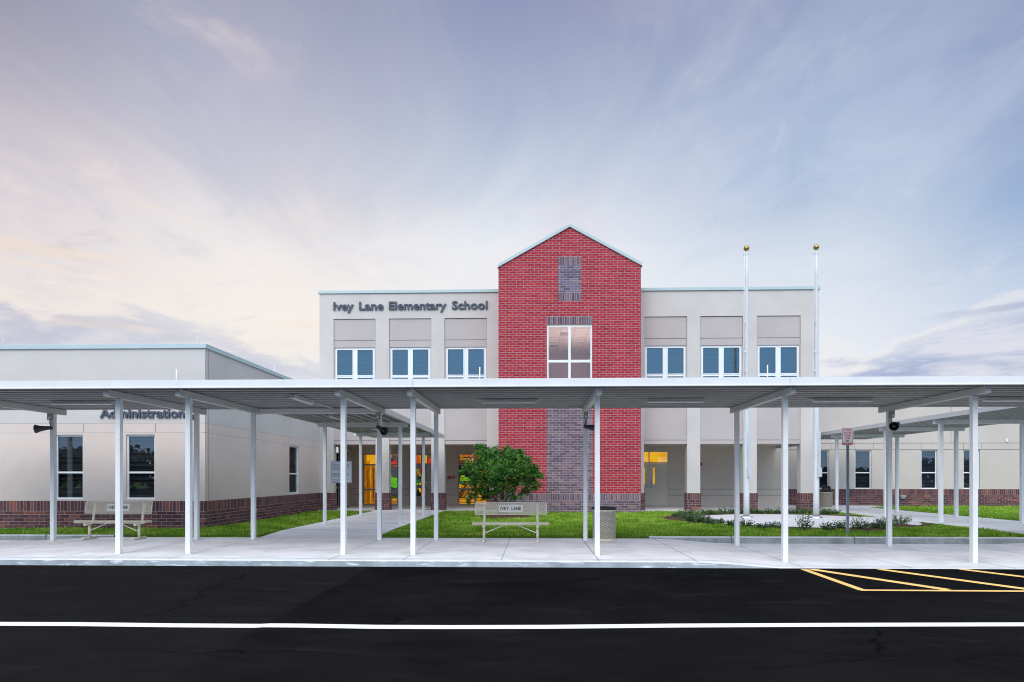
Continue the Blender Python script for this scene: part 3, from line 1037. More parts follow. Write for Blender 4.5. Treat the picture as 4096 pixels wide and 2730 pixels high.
# ---- main two-storey building ----------------------------------------------
MY, MT = 30.2, 9.87
mx = lambda u: px_x(u, MY)
MX0, MX1 = -9.598, mx(3274.8)
TX0, TX1 = px_x(1993.7, 29.0), px_x(2563.5, 29.0)
BAYS = [(mx(a), mx(b)) for a, b in ((1334.5, 1502), (1555.8, 1724.8), (1778, 1947.5))] + [(mx(a), mx(b)) for a, b in ((2576, 2748.5), (2801, 2972.5), (3027.3, 3202.5))]
PZT = [1.55 + (1910 - v) * 30.2 / F for v in (1278.7, 1277, 1275, 1268, 1265, 1263.5)]
PT = sum(PZT) / 6            # top of the recessed panels
school = thing('school_building', 'two-storey grey stucco school with six window bays and an open ground-floor porch', 'building', (0, MY, 0))
fm = lambda a, b, d: (a, MY + d, b)
wl_ = MB()
bh = [(a, b, -1, PT) for a, b in BAYS]
wl_.wall(fm, MX0, TX0 + 0.02, 0.09, MT - 0.1, bh[:3], 0.42)
wl_.wall(fm, TX1 - 0.02, MX1, 0.09, MT - 0.1, bh[3:], 0.42)
wl_.face([(MX1, MY, 0.09), (MX1, MY + 0.42, 0.09), (MX1, MY + 0.42, 3.02), (MX1, MY, 3.02)])
wl_.face([(MX1, MY, 3.02), (MX1, 48, 3.02), (MX1, 48, MT - 0.1), (MX1, MY, MT - 0.1)])
wl_.face([(MX0, MY, 3.02), (MX0, 48, 3.02), (MX0, 48, MT - 0.1), (MX0, MY, MT - 0.1)])
wl_.face([(MX0, MY, MT - 0.2), (MX1, MY, MT - 0.2), (MX1, 48, MT - 0.2), (MX0, 48, MT - 0.2)])
wl_.build('wall', M_STUCCO, school)
LB = 3.015                  # underside of the lintels
ZWT = 1.55 + (1910 - 1387) * 30.25 / F
ZWB = 5.36
for k, (a, b) in enumerate(BAYS):
    bayp = MB()
    bj = MB()
    c0, c1 = a + 0.02, b - 0.02
    bayp.wall(lambda p, q, d: (p, MY + 0.04 + d, q), a, b, LB, PT - 0.004, [(c0 + 0.02, c1 - 0.02, ZWB, ZWT)], 0.10)
    bayp.face([(a, MY + 0.04, LB), (b, MY + 0.04, LB), (b, MY + 0.42, LB), (a, MY + 0.42, LB)])
    bayp.face([(a, MY + 0.42, LB), (b, MY + 0.42, LB), (b, MY + 0.42, 3.30), (a, MY + 0.42, 3.30)])
    for z in (7.655, 3.165 + 0.02):
        fbox(bj, fm, a + 0.004, b - 0.004, z - 0.011, z + 0.011, 0.036, 0.045)
    fbox(bj, fm, a + 0.004, b - 0.004, PT - 0.022, PT - 0.004, 0.034, 0.044)
    fbox(bj, fm, a + 0.001, a + 0.014, ZWT, PT - 0.022, 0.034, 0.044)
    fbox(bj, fm, b - 0.014, b - 0.001, ZWT, PT - 0.022, 0.034, 0.044)
    bayp.build('bay_panel', M_BAY, school)
    bj.build('panel_groove', M_JOINT, school)
zb = 1.55 + (1910 - 1503.5) * 30.25 / F
for k, (a, b) in enumerate(BAYS):
    a2, b2 = a + 0.04, b - 0.04
    m = (a2 + b2) / 2
    w = window(school, fm, a2, b2, ZWB, ZWT, vbars=[(m, 0.22)], hbars=[(zb, 0.12)], fw=0.10, d=0.09, glass=G_UP, blind=(M_BLIND_BLUE, 0.02))
    for kd in w.children:
        pass
    sd = MB()                # raised sash beads
    for (p, q) in ((a2 + 0.10, m - 0.11), (m + 0.11, b2 - 0.10)):
        for (r, s) in ((zb + 0.06, ZWT - 0.10), (ZWB + 0.10, zb - 0.06)):
            for (e0, e1, f0, f1) in ((p - 0.035, p, r - 0.035, s + 0.035), (q, q + 0.035, r - 0.035, s + 0.035), (p, q, r - 0.035, r), (p, q, s, s + 0.035)):
                fbox(sd, fm, e0, e1, f0, f1, 0.078, 0.12)
    sd.build('sash', M_FRAME, w)
# pillars' brick bases
edges = [MX0] + [q for bb in BAYS[:3] for q in bb] + [TX0 + 0.0]
segs = [(edges[i], edges[i + 1]) for i in range(0, len(edges), 2)]
edges = [TX1] + [q for bb in BAYS[3:] for q in bb] + [MX1]
segs += [(edges[i], edges[i + 1]) for i in range(0, len(edges), 2)]
for (a, b) in segs:
    pb, ps = MB(), MB()
    pb.box(a - 0.03, b + 0.03, MY - 0.03, MY + 0.45, 0.05, SK - 0.305)
    ps.box(a - 0.03, b + 0.03, MY - 0.03, MY + 0.45, SK - 0.305, SK)
    pb.build('pillar_base', B_MAROON, school)
    ps.build('soldier_course', B_MAROON_SOLD, school)
# coping in two runs either side of the tower
for (a, b) in ((MX0 - 0.06, TX0), (TX1, MX1 + 0.06)):
    cp = MB()
    cp.box(a, b, MY - 0.06, MY + 0.25, MT - 0.13, MT)
    if b > 8:
        cp.box(MX1 - 0.25, MX1 + 0.06, MY + 0.25, 48, MT - 0.13, MT)
    else:
        cp.box(MX0 - 0.06, MX0 + 0.25, MY + 0.25, 48, MT - 0.13, MT)
    xx = a + 1.2
    while xx < b - 0.5:
        cp.box(xx - 0.005, xx + 0.005, MY - 0.064, MY - 0.05, MT - 0.134, MT + 0.003)
        xx += 3.05
    cp.build('coping', M_COPING, school, bevel=0.006)
for u, h in ((1278, 0.27), (1637, 0.27), (2882, 0.27), (3252, 0.30)):
    rod(school, mx(u), MY + 0.1, MT, MT + h)
# porch: back wall, ceiling
BY = 35.5
bx = lambda u: px_x(u, BY)
fb = lambda a, b, d: (a, BY + d, b)
vz = lambda v: 1.55 + (1910 - v) * (BY + 0.0) / F
ZT = vz(1815)                # storefront heads
SFA = (bx(1452.7), bx(1593.6), 0.10, ZT)
DRA = (bx(1637), bx(1760), 0.10, ZT)
SFB = (bx(1831), bx(1957), 0.10, ZT)
DRB = (bx(2548), bx(2674), 0.10, vz(1806))
back = MB()
XL = bx(1404)
back.wall(fb, XL, 12.70, 0.09, 3.30, [SFA, DRA, SFB, DRB], 0.10)
back.face([(12.70, BY, 0.09), (12.70, BY + 12, 0.09), (12.70, BY + 12, 3.3), (12.70, BY, 3.3)])
# recessed part at the far left with a return
back.wall(lambda a, b, d: (XL, a, b), 33.2, BY, 0.09, 3.30)
SFC = (-9.2, XL - 0.55, 0.10, 2.75)
back.wall(lambda a, b, d: (a, 33.2 + d, b), -9.59, XL, 0.09, 3.30, [SFC], 0.1)
back.build('porch_wall', M_PORCH, school)
zj1, zj2 = vz(1957), vz(1981)
segx = [(XL, SFA[0]), (SFA[1], DRA[0]), (DRA[1], SFB[0]), (SFB[1], DRB[0]), (DRB[1], 12.70)]
for (a, b) in segx:
    pj = MB()
    for z in (zj1, zj2):
        fbox(pj, fb, a + 0.02, b - 0.02, z - 0.011, z + 0.011, -0.003, 0.01)
    pj.build('wall_groove', M_JOINT, school)
ce = MB()
ce.face([(MX0, MY + 0.42, 3.15), (MX1, MY + 0.42, 3.15), (MX1, BY, 3.15), (MX0, BY, 3.15)])
ce.build('porch_ceiling', M_PORCH, school)
for k, (a, b) in enumerate(BAYS):
    dl = MB()
    dl.lathe([(0.0, 3.139), (0.075, 3.139), (0.10, 3.149), (0.10, 3.155)], 16, ((a + b) / 2 + 0.1, 32.6, 0))
    tag(dl.build('downlight', M_BLACK), 'small round recessed downlight in the porch ceiling, bay %s' % ('one', 'two', 'three', 'four', 'five', 'six')[k] + ' from the left', 'downlight', 'downlights in the porch ceiling')

# lobby glow behind the glass
E_ORANGE = emit_mat('lobby_orange_glow', (0.85, 0.33, 0.010), 0.95, color2=(0.42, 0.13, 0.004), streak=True, vscale=2.0)
E_YELLOW = emit_mat('lobby_yellow_glow', (1.0, 0.52, 0.02), 1.0, color2=(0.85, 0.36, 0.008), vscale=1.6)
E_WOODLIT = emit_mat('lit_wood_orange', (0.62, 0.22, 0.006), 0.9, color2=(0.30, 0.09, 0.002), vscale=5.0)
lob = MB()
for (a, b) in ((SFA[0], SFA[1]),):
    lob.box(a - 0.1, b + 0.3, BY + 1.6, BY + 1.65, 0.1, 3.1, 0)
    lob.box(a - 0.1, b + 0.3, BY + 0.15, BY + 1.6, 0.06, 0.10, 2)
    lob.box(a - 0.1, b + 0.3, BY + 0.15, BY + 1.6, vz(1838) + 0.30, vz(1838) + 0.34, 1)
    lob.box(a - 0.12, a - 0.1, BY + 0.15, BY + 1.6, 0.1, 3.1, 2)
    lob.box(a + 0.10, b + 0.2, BY + 0.35, BY + 0.38, vz(1857), 2.9, 1)
lob.box(DRB[0] - 0.1, DRB[1] + 0.1, BY + 0.9, BY + 0.95, 0.1, 3.2, 1)
lob.build('lobby_interior', [E_ORANGE, E_YELLOW, E_WOODLIT], school)

C1Z = 2.855 / 1.0            # crop scale used while measuring the storefronts


def Q1(x, y):                # measured on the enlargement at 1250,1600
    return 1250 + x / 2.8517, 1600 + y / 2.8517


def Q4(x, y):                # measured on the enlargement at 1800,1740
    return 1800 + x / 4.355, 1740 + y / 4.355


GC = {'grey': (0.085, 0.080, 0.10), 'grey2': (0.19, 0.18, 0.20), 'red': (0.75, 0.035, 0.03), 'green': (0.14, 0.62, 0.01), 'dgreen': (0.05, 0.14, 0.02), 'teal': (0.03, 0.20, 0.10),
      'orange': (0.85, 0.30, 0.012), 'amber': (0.95, 0.45, 0.02), 'brown': (0.16, 0.06, 0.012), 'wood': (0.55, 0.19, 0.010), 'lime': (0.36, 0.50, 0.02), 'dark': (0.012, 0.012, 0.014), 'tan': (0.50, 0.26, 0.07), 'scarlet': (0.80, 0.10, 0.015)}
GM = {k: emit_mat('glass_' + k, v, 0.9, color2=tuple(0.72 * q for q in v), vscale=6.0) for k, v in GC.items()}  # panes emit: the backlight from the lobby is put into their colour


def stained(parent, polys, Q, Yg):
    mb = MB()
    names = sorted({p[0] for p in polys})
    for i, (c, pts) in enumerate(polys):
        w = []
        for (x, y) in pts:
            u, v = Q(x, y)
            w.append((px_x(u, Yg), 0, 1.55 + (1910 - v) * Yg / F))
        cx = sum(p[0] for p in w) / len(w)
        cz = sum(p[2] for p in w) / len(w)
        k = 0.012
        pts3 = []
        for p in w:          # shrink a little: the gaps are the lead lines
            dxx, dzz = p[0] - cx, p[2] - cz
            L = max(0.02, math.hypot(dxx, dzz))
            pts3.append((p[0] - dxx / L * min(k, L * 0.3), Yg - 0.0004 * i, p[2] - dzz / L * min(k, L * 0.3)))
        mb.face(pts3, names.index(c))
    return mb.build('stained_glass', [GM[n] for n in names], parent)


def storefront(nm, box, vb, hb, fw=0.055, m=None):
    return window(school, fb, box[0], box[1], box[2], box[3], vbars=vb, hbars=hb, fw=fw, d=0.02, glass=G_DOOR, mframe=m or M_FRAME_GREY)


q = lambda x: px_x(Q1(x, 0)[0], BY)
qz = lambda y: 1.55 + (1910 - Q1(0, y)[1]) * BY / F
wa = storefront('a', SFA, [(q(740), 0.08), (q(872), 0.06)], [(qz(740), 0.07), (qz(1026), 0.09)])
stained(wa, [('dark', [(775, 628), (972, 628), (972, 732), (775, 732)]), ('dark', [(775, 748), (972, 748), (972, 1018), (775, 1018)]), ('dark', [(775, 1034), (972, 1034), (972, 1198), (775, 1198)]),
             ('orange', [(880, 630), (909, 630), (909, 660), (880, 660)]), ('grey', [(911, 630), (952, 630), (940, 664), (885, 690), (885, 662), (911, 662)]),
             ('red', [(954, 630), (968, 630), (968, 654), (946, 662)]), ('grey2', [(942, 666), (968, 658), (968, 674), (920, 690)]), ('red', [(884, 712), (968, 677), (968, 730), (884, 730)]),
             ('red', [(906, 750), (968, 750), (968, 776)]), ('grey', [(884, 752), (904, 752), (968, 780), (968, 880), (926, 880), (884, 800)]), ('grey2', [(884, 806), (922, 880), (884, 884)]),
             ('green', [(892, 878), (968, 888), (968, 1014), (905, 1000), (886, 985), (886, 910)]), ('teal', [(884, 990), (912, 1016), (884, 1016)]),
             ('grey', [(884, 1037), (968, 1037), (968, 1092), (884, 1088)]), ('dgreen', [(884, 1092), (968, 1096), (968, 1120), (884, 1120)]), ('orange', [(884, 1124), (968, 1124), (968, 1158), (884, 1158)]), ('wood', [(884, 1161), (968, 1161), (968, 1195), (884, 1195)]),
             ('grey', [(780, 760), (870, 760), (870, 1010), (780, 1010)]), ('orange', [(780, 1040), (870, 1040), (870, 1190), (780, 1190)])], Q1, BY + 0.085)
# wooden door ajar in the lit vestibule
vd = MB()
vd.box(q(650), q(720), BY + 0.42, BY + 0.47, 0.12, 2.35, 0)
vd.box(q(665), q(682), BY + 0.40, BY + 0.42, 0.45, 2.05, 1)
for x in (604, 616, 628):
    vd.box(q(x), q(x + 5), BY + 0.30, BY + 0.34, 0.12, 2.4, 1)
vd.build('vestibule_door', [E_WOODLIT, GM['brown']], wa)

wb = storefront('b', DRA, [], [(qz(740), 0.10)], fw=0.06)
stained(wb, [('dark', [(1170, 622), (1400, 622), (1400, 732), (1170, 732)]), ('scarlet', [(1180, 628), (1200, 628), (1230, 728), (1180, 728)]), ('orange', [(1204, 628), (1238, 628), (1240, 728), (1233, 728)]),
             ('amber', [(1276, 628), (1308, 628), (1306, 728), (1270, 728)]), ('dgreen', [(1311, 628), (1352, 628), (1310, 690)]), ('red', [(1354, 632), (1356, 728), (1310, 728), (1312, 692)]), ('orange', [(1360, 628), (1396, 628), (1396, 728), (1360, 728)])], Q1, BY + 0.10)


def door(parent, a0, a1, b0, b1, y, mt, stile, lite=None, hx=None, polys=None):
    d = MB()
    t = 0.045
    if lite is None:
        d.box(a0, a1, y, y + t, b0, b1)
    else:
        l0, l1, c0, c1 = lite
        d.box(a0, l0, y, y + t, b0, b1)
        d.box(l1, a1, y, y + t, b0, b1)
        d.box(l0, l1, y, y + t, b0, c0)
        d.box(l0, l1, y, y + t, c1, b1)
        if stile:
            zz = stile
            d.box(l0, l1, y + 0.005, y + t - 0.005, zz - 0.05, zz + 0.05)
    o = d.build('door', mt, parent, bevel=0.003)
    if hx:
        h = MB()
        h.box(hx - 0.035, hx + 0.035, y - 0.012, y, 0.98, 1.34)
        h.tube([(hx + 0.0, y - 0.01, 1.20), (hx, y - 0.06, 1.18), (hx, y - 0.065, 1.05), (hx, y - 0.01, 1.02)], 0.013, 8)
        h.build('handle', M_CHROME, o)
    return o


dz1 = qz(748)
xm = q(1318)
d1 = door(wb, DRA[0] + 0.06, xm - 0.004, 0.11, dz1 - 0.01, BY + 0.03, M_FRAME_GREY, qz(990), (q(1181), q(1290), 0.11 + 0.45, qz(777)), q(1302))
d2 = door(wb, xm + 0.004, DRA[1] - 0.06, 0.11, dz1 - 0.01, BY + 0.03, M_FRAME_GREY, qz(990), (q(1350), q(1462), 0.11 + 0.45, qz(777)), q(1336))
stained(d1, [('dark', [(1175, 770), (1298, 770), (1298, 1172), (1175, 1172)]), ('green', [(1186, 780), (1190, 780), (1240, 865), (1238, 884), (1186, 800)]), ('grey', [(1186, 850), (1222, 880), (1186, 905)]),
             ('red', [(1205, 780), (1240, 780), (1240, 850)]), ('grey2', [(1192, 780), (1202, 780), (1238, 856)]), ('scarlet', [(1186, 805), (1232, 880), (1186, 845)]), ('tan', [(1243, 860), (1262, 800), (1288, 785), (1288, 968), (1252, 972), (1236, 930)]),
             ('teal', [(1186, 908), (1234, 900), (1232, 940), (1186, 944)]), ('green', [(1186, 947), (1216, 944), (1208, 974), (1186, 976)]), ('amber', [(1218, 945), (1234, 938), (1250, 974), (1212, 974)]),
             ('teal', [(1186, 1006), (1204, 1010), (1188, 1060)]), ('amber', [(1206, 1006), (1236, 1006), (1244, 1060), (1222, 1060)]), ('orange', [(1246, 1006), (1288, 1006), (1288, 1134), (1240, 1134)]),
             ('wood', [(1186, 1136), (1288, 1138), (1288, 1166), (1186, 1166)]), ('amber', [(1200, 1118), (1236, 1096), (1238, 1130), (1190, 1130)])], Q1, BY + 0.085)
stained(d2, [('dark', [(1346, 770), (1466, 770), (1466, 1172), (1346, 1172)]), ('orange', [(1352, 790), (1460, 780), (1460, 960), (1352, 960)]), ('wood', [(1352, 1010), (1460, 1010), (1460, 1165), (1352, 1165)])], Q1, BY + 0.085)

r4 = lambda x: px_x(Q4(x, 0)[0], BY)
rz = lambda y: 1.55 + (1910 - Q4(0, y)[1]) * BY / F
wc = storefront('c', SFB, [(r4(445), 0.06)], [(rz(515), 0.07), (rz(950), 0.08)])
stained(wc, [('dark', [(152, 338), (680, 338), (680, 1216), (152, 1216)]),
             ('orange', [(158, 345), (240, 345), (240, 360), (170, 372)]), ('orange', [(244, 345), (312, 345), (312, 384), (248, 388)]), ('scarlet', [(316, 345), (430, 345), (430, 400), (370, 392), (316, 384)]),
             ('orange', [(176, 378), (244, 364), (244, 390), (190, 402)]), ('amber', [(160, 362), (190, 404), (330, 404), (366, 440), (380, 498), (364, 498), (340, 440), (300, 412), (180, 412)]),
             ('brown', [(158, 400), (180, 416), (290, 416), (330, 446), (350, 498), (158, 498)]), ('tan', [(165, 420), (280, 424), (320, 450), (290, 446), (170, 436)]), ('orange', [(372, 402), (430, 404), (430, 498), (386, 498)]),
             ('lime', [(186, 702), (262, 702), (262, 738), (178, 738)]), ('green', [(222, 740), (300, 738), (336, 748), (330, 768), (222, 772)]), ('lime', [(170, 742), (220, 742), (220, 774), (166, 770)]),
             ('lime', [(166, 776), (300, 776), (336, 800), (166, 804)]), ('teal', [(166, 808), (248, 808), (244, 862), (200, 856), (166, 838)]), ('dgreen', [(252, 808), (350, 808), (330, 858), (280, 876), (250, 864)]), ('green', [(310, 776), (360, 772), (350, 804), (330, 804)]),
             ('amber', [(160, 842), (196, 862), (226, 874), (190, 934), (160, 934)]), ('orange', [(228, 870), (262, 880), (226, 936), (196, 936)]), ('wood', [(262, 936), (300, 868), (340, 860), (320, 936)]), ('tan', [(324, 936), (350, 862), (420, 862), (420, 936)]), ('brown', [(240, 936), (276, 884), (290, 886), (262, 936)]),
             ('amber', [(160, 968), (190, 970), (186, 996), (160, 990)]), ('brown', [(160, 1092), (160, 1020), (240, 968), (262, 968), (200, 1060)]), ('wood', [(266, 968), (330, 968), (240, 1090), (190, 1096)]), ('tan', [(334, 968), (400, 968), (300, 1096), (248, 1096)]),
             ('orange', [(404, 968), (430, 968), (430, 1090), (310, 1096)]), ('orange', [(160, 1102), (430, 1098), (430, 1130), (160, 1132)]), ('amber', [(160, 1136), (430, 1134), (430, 1160), (160, 1168)]), ('wood', [(160, 1172), (430, 1164), (430, 1186), (160, 1190)]), ('amber', [(160, 1193), (430, 1190), (430, 1212), (160, 1212)]),
             ('orange', [(458, 968), (560, 968), (560, 1090), (458, 1090)]), ('wood', [(564, 968), (676, 968), (676, 1090), (564, 1090)]), ('orange', [(458, 1102), (676, 1102), (676, 1150), (458, 1150)]), ('amber', [(458, 1156), (676, 1156), (676, 1212), (458, 1212)]),
             ('orange', [(458, 540), (676, 540), (676, 930), (458, 930)]), ('scarlet', [(458, 345), (676, 345), (676, 498), (458, 498)])], Q4, BY + 0.085)
# right pair of grey doors
wd = storefront('d', DRB, [(px_x(2597, BY), 0.05)], [(vz(1853), 0.08)], fw=0.05, m=M_DOOR)
u_ = lambda u: px_x(u, BY)
door(wd, DRB[0] + 0.05, u_(2597) - 0.004, 0.11, vz(1857), BY + 0.03, M_DOOR, None, (u_(2573), u_(2581), vz(1937), vz(1871)), u_(2590))
door(wd, u_(2597) + 0.004, DRB[1] - 0.05, 0.11, vz(1857), BY + 0.03, M_DOOR, None, (u_(2612), u_(2619.5), vz(1937), vz(1871)), u_(2604.5))
# dark glazed door in the far-left recess
window(school, lambda a, b, d: (a, 33.2 + d, b), SFC[0], SFC[1], SFC[2], SFC[3], vbars=[], hbars=[(1.05, 0.10)], fw=0.06, d=0.02, glass=G_DOOR, blind=(M_DARK, 0.9), mframe=M_FRAME_GREY)

# small signs and the alarm on the porch wall
for (u0, u1, v0, v1, lb) in ((Q1(1540, 0)[0], Q1(1582, 0)[0], Q1(0, 866)[1], Q1(0, 906)[1], 'left, slightly larger of two small red notices on the porch wall'), (Q1(1588, 0)[0], Q1(1626, 0)[0], Q1(0, 866)[1], Q1(0, 895)[1], 'right, shorter of two small red notices on the porch wall')):
    t_ = thing('wall_notice', lb, 'sign', (px_x((u0 + u1) / 2, BY), BY, 1.8))
    b_ = MB()
    b_.box(px_x(u0, BY), px_x(u1, BY), BY - 0.012, BY - 0.002, vz(v1), vz(v0))
    b_.build('plate', M_RED, t_)
    l_ = MB()
    H = vz(v0) - vz(v1)
    W = px_x(u1, BY) - px_x(u0, BY)
    for i in range(4):
        zz = vz(v0) - H * (0.2 + 0.2 * i)
        ww = W * (0.36, 0.30, 0.36, 0.24)[i]
        xc = px_x((u0 + u1) / 2, BY)
        l_.box(xc - ww, xc + ww, BY - 0.015, BY - 0.0125, zz - 0.008, zz + 0.008)
    l_.build('lettering', mat('notice_pale_text', (0.60, 0.30, 0.32), 0.6), t_)
al = MB()
al.box(px_x(2800, BY), px_x(2807.5, BY), BY - 0.06, BY - 0.001, vz(1864), vz(1852))
tag(al.build('fire_alarm', M_RED, bevel=0.005), 'small red fire alarm box on the porch wall beside a white pillar', 'fire alarm')
cm = MB()
cx_ = px_x(1404, 35.0)
cm.box(cx_ - 0.05, cx_ + 0.05, 34.9, 35.0, 3.02, 3.15)
cm.lathe([(0.0, 2.95), (0.04, 2.96), (0.06, 3.0), (0.06, 3.03)], 14, (cx_, 34.95, 0))
tag(cm.build('dome_camera', M_LAMPBODY), 'small pale dome camera under the porch ceiling, above the dark recess', 'security camera')

# ---- brick gable tower -------------------------------------------------------
TYF = 29.0
tower = thing('brick_tower', 'tall gabled red brick entrance tower with purple brick inlays and a four-pane window', 'building', (0, TYF, 0))
tz = lambda v: 1.55 + (1910 - v) * TYF / F
tx = lambda u: px_x(u, TYF)
ft = lambda a, b, d: (a, TYF + d, b)
EZ = tz(1068)
AX, AZ = tx(2279), tz(911)
IX0, IX1 = tx(2232.5), tx(2324.8)
IZ0, IZ1 = tz(1207.5), tz(1029.5)
SQ0, SQ1 = tz(1173), tz(1063)
HX0, HX1 = tx(2186.6), tx(2370.0)
HZ0, HZ1 = tz(1300), tz(1268)
WB = 5.35
gz = lambda x: EZ + (AZ - EZ) * (1 - abs(x - AX) / ((TX1 - TX0) / 2 if True else 1))
red = MB()
red.wall(ft, TX0, TX1, SK, EZ, [(IX0, IX1, IZ0, EZ + 1), (HX0, HX1, SK - 1, HZ1)], 0)
for (a, b) in ((TX0, IX0), (IX1, TX1)):
    if a == TX0:
        red.face([ft(a, EZ, 0), ft(b, EZ, 0), ft(b, gz(b), 0)])
    else:
        red.face([ft(a, EZ, 0), ft(b, EZ, 0), ft(a, gz(a), 0)])
red.face([ft(IX0, IZ1, 0), ft(IX1, IZ1, 0), ft(IX1, gz(IX1), 0), ft(AX, AZ, 0), ft(IX0, gz(IX0), 0)])
TB = 37.0
for x in (TX0, TX1):
    red.face([(x, TYF, SK), (x, MY + 0.0, SK), (x, MY, MT - 0.2), (x, TYF, MT - 0.2)])
    red.face([(x, TYF, MT - 0.2), (x, TB, MT - 0.2), (x, TB, EZ), (x, TYF, EZ)])
red.face([(TX0, TB, MT - 0.2), (TX1, TB, MT - 0.2), (TX1, TB, EZ), (AX, TB, AZ), (TX0, TB, EZ)])
for (p, q_) in (((HX0, HZ0), (HX0, WB)), ((HX1, HZ0), (HX1, WB))):
    red.face([(p[0], TYF, p[1]), (p[0], TYF + 0.12, p[1]), (q_[0], TYF + 0.12, q_[1]), (q_[0], TYF, q_[1])])
red.build('red_brick_wall', B_RED, tower)


def aligned(name, stops, mortar, soldier, zbase, h=0.305):
    if soldier:
        return brick_mat(name, stops, mortar, soldier=True, z0=zbase - h * (30 + len(name)), length=h, msize=0.012)
    return brick_mat(name, stops, mortar, z0=zbase - 0.1016 * 80, msize=0.013)


ins = MB()
ins.wall(ft, IX0, IX1, SQ0, SQ1)
ins.build('brick_inlay', aligned('inlay_brick', [(p, (c[0] * 0.85, c[1] * 1.05, c[2] * 1.25)) for p, c in PURPLE], MORTAR_L, False, SQ0), tower)
s_ = MB()
s_.wall(ft, IX0, IX1, SQ1, IZ1)
s_.build('soldier_course', aligned('inlay_soldier_top', PURPLE, MORTAR_L, True, SQ1, IZ1 - SQ1), tower)
s_ = MB()
s_.wall(ft, IX0, IX1, IZ0, SQ0)
s_.build('soldier_course', aligned('inlay_soldier_bottom', PURPLE, MORTAR_L, True, IZ0, SQ0 - IZ0), tower)
s_ = MB()
s_.wall(ft, HX0, HX1, HZ0, HZ1)
s_.face([ft(HX0, HZ0, 0), ft(HX1, HZ0, 0), ft(HX1, HZ0, 0.12), ft(HX0, HZ0, 0.12)])
s_.build('window_head', aligned('head_soldier', PURPLE, MORTAR_L, True, HZ0, HZ1 - HZ0), tower)
s_ = MB()
s_.wall(ft, HX0, HX1, SK, WB)
s_.face([ft(HX0, WB, 0), ft(HX1, WB, 0), ft(HX1, WB, 0.12), ft(HX0, WB, 0.12)])
s_.build('brick_inlay', B_PURPLE, tower)
s_ = MB()
s_.wall(ft, TX0, TX1, SK - 0.305, SK)
for x in (TX0, TX1):
    s_.face([(x, TYF, SK - 0.305), (x, MY, SK - 0.305), (x, MY, SK), (x, TYF, SK)])
s_.build('soldier_course', B_PURPLE_SOLD, tower)
s_ = MB()
s_.wall(ft, TX0, TX1, 0.0, SK - 0.305)
for x in (TX0, TX1):
    s_.face([(x, TYF, 0), (x, MY, 0), (x, MY, SK - 0.305), (x, TYF, SK - 0.305)])
s_.build('brick_base', B_PURPLE_SKIRT, tower)
# sloping coping along the gable + roof planes
cp = MB()
hw = (TX1 - TX0) / 2
sl = (AZ - EZ) / hw
ov, th = 0.05, 0.13
for sgn in (-1, 1):
    xe = AX + sgn * (hw + ov)
    ze = EZ - ov * sl
    yy0, yy1 = TYF - 0.06, TYF + 0.22
    b0_, b1_ = (xe, ze), (AX, AZ)
    pts = [(b0_[0], ze - 0.005), (b1_[0], b1_[1] - 0.005), (b1_[0], b1_[1] + th), (b0_[0], ze + th)]
    f_ = [(p[0], yy0, p[1]) for p in pts]
    r_ = [(p[0], yy1, p[1]) for p in pts]
    cp.face(f_)
    cp.face(list(reversed(r_)))
    for i in range(4):
        if i == 1:
            continue
        j = (i + 1) % 4
        cp.face([f_[i], r_[i], r_[j], f_[j]])
    for fr_ in (0.12, 0.68):
        x = xe + (AX - xe) * fr_
        z = ze + (AZ - ze) * fr_
        cp.box(x - 0.006, x + 0.006, yy0 - 0.003, yy0 + 0.01, z - 0.008, z + th + 0.003)
cp.build('coping', M_COPING, tower)
rf = MB()
for sgn in (-1, 1):
    rf.face([(AX + sgn * hw, TYF + 0.2, EZ + 0.06), (AX, TYF + 0.2, AZ + 0.06), (AX, TB, AZ + 0.06), (AX + sgn * hw, TB, EZ + 0.06)])
rf.build('roof', M_COPING, tower)
rod(tower, tx(2284), TYF + 0.1, AZ + 0.13, AZ + 0.48)
tw = window(tower, ft, HX0 + 0.01, HX1 - 0.01, WB, HZ0 - 0.02, vbars=[((HX0 + HX1) / 2, 0.105)], hbars=[(tz(1445.6), 0.11)], fw=0.075, d=0.05, glass=G_TOWER)
# the lit room behind the tower window
M_ROOM = mat('room_wall', (0.62, 0.54, 0.52), 0.9)
M_CEIL = mat('ceiling_tile', (0.68, 0.62, 0.60), 0.95, var=0.05, vscale=1.5)
rm = MB()
rx0, rx1, ry0, ry1, rz0, rz1 = HX0 - 0.9, HX1 + 0.9, TYF + 0.16, TYF + 7.5, 4.6, 8.12
rm.face([(rx0, ry0, rz1), (rx1, ry0, rz1), (rx1, ry1, rz1), (rx0, ry1, rz1)], 1)
rm.face([(rx0, ry0, rz0), (rx1, ry0, rz0), (rx1, ry1, rz0), (rx0, ry1, rz0)])
rm.face([(rx0, ry1, rz0), (rx1, ry1, rz0), (rx1, ry1, rz1), (rx0, ry1, rz1)])
for x in (rx0, rx1):
    rm.face([(x, ry0, rz0), (x, ry1, rz0), (x, ry1, rz1), (x, ry0, rz1)])
k = 0
y = ry0 + 0.55
while y < ry1:
    rm.box(rx0, rx1, y - 0.012, y + 0.012, rz1 - 0.008, rz1 - 0.002, 2)
    y += 0.61
x = rx0 + 0.35
while x < rx1:
    rm.box(x - 0.012, x + 0.012, ry0, ry1, rz1 - 0.012, rz1 - 0.009, 2)
    x += 0.61
rm.box(tx(2250), tx(2290), ry0 + 1.9, ry0 + 2.5, rz1 - 0.05, rz1 - 0.013, 2)
rm.box(tx(2212), tx(2246), ry0 + 0.2 + 4.6, ry0 + 5.1, rz1 - 0.04, rz1 - 0.013, 2)
rm.build('room_interior', [M_ROOM, M_CEIL, mat('ceiling_grid', (0.42, 0.38, 0.38), 0.8)], tower)
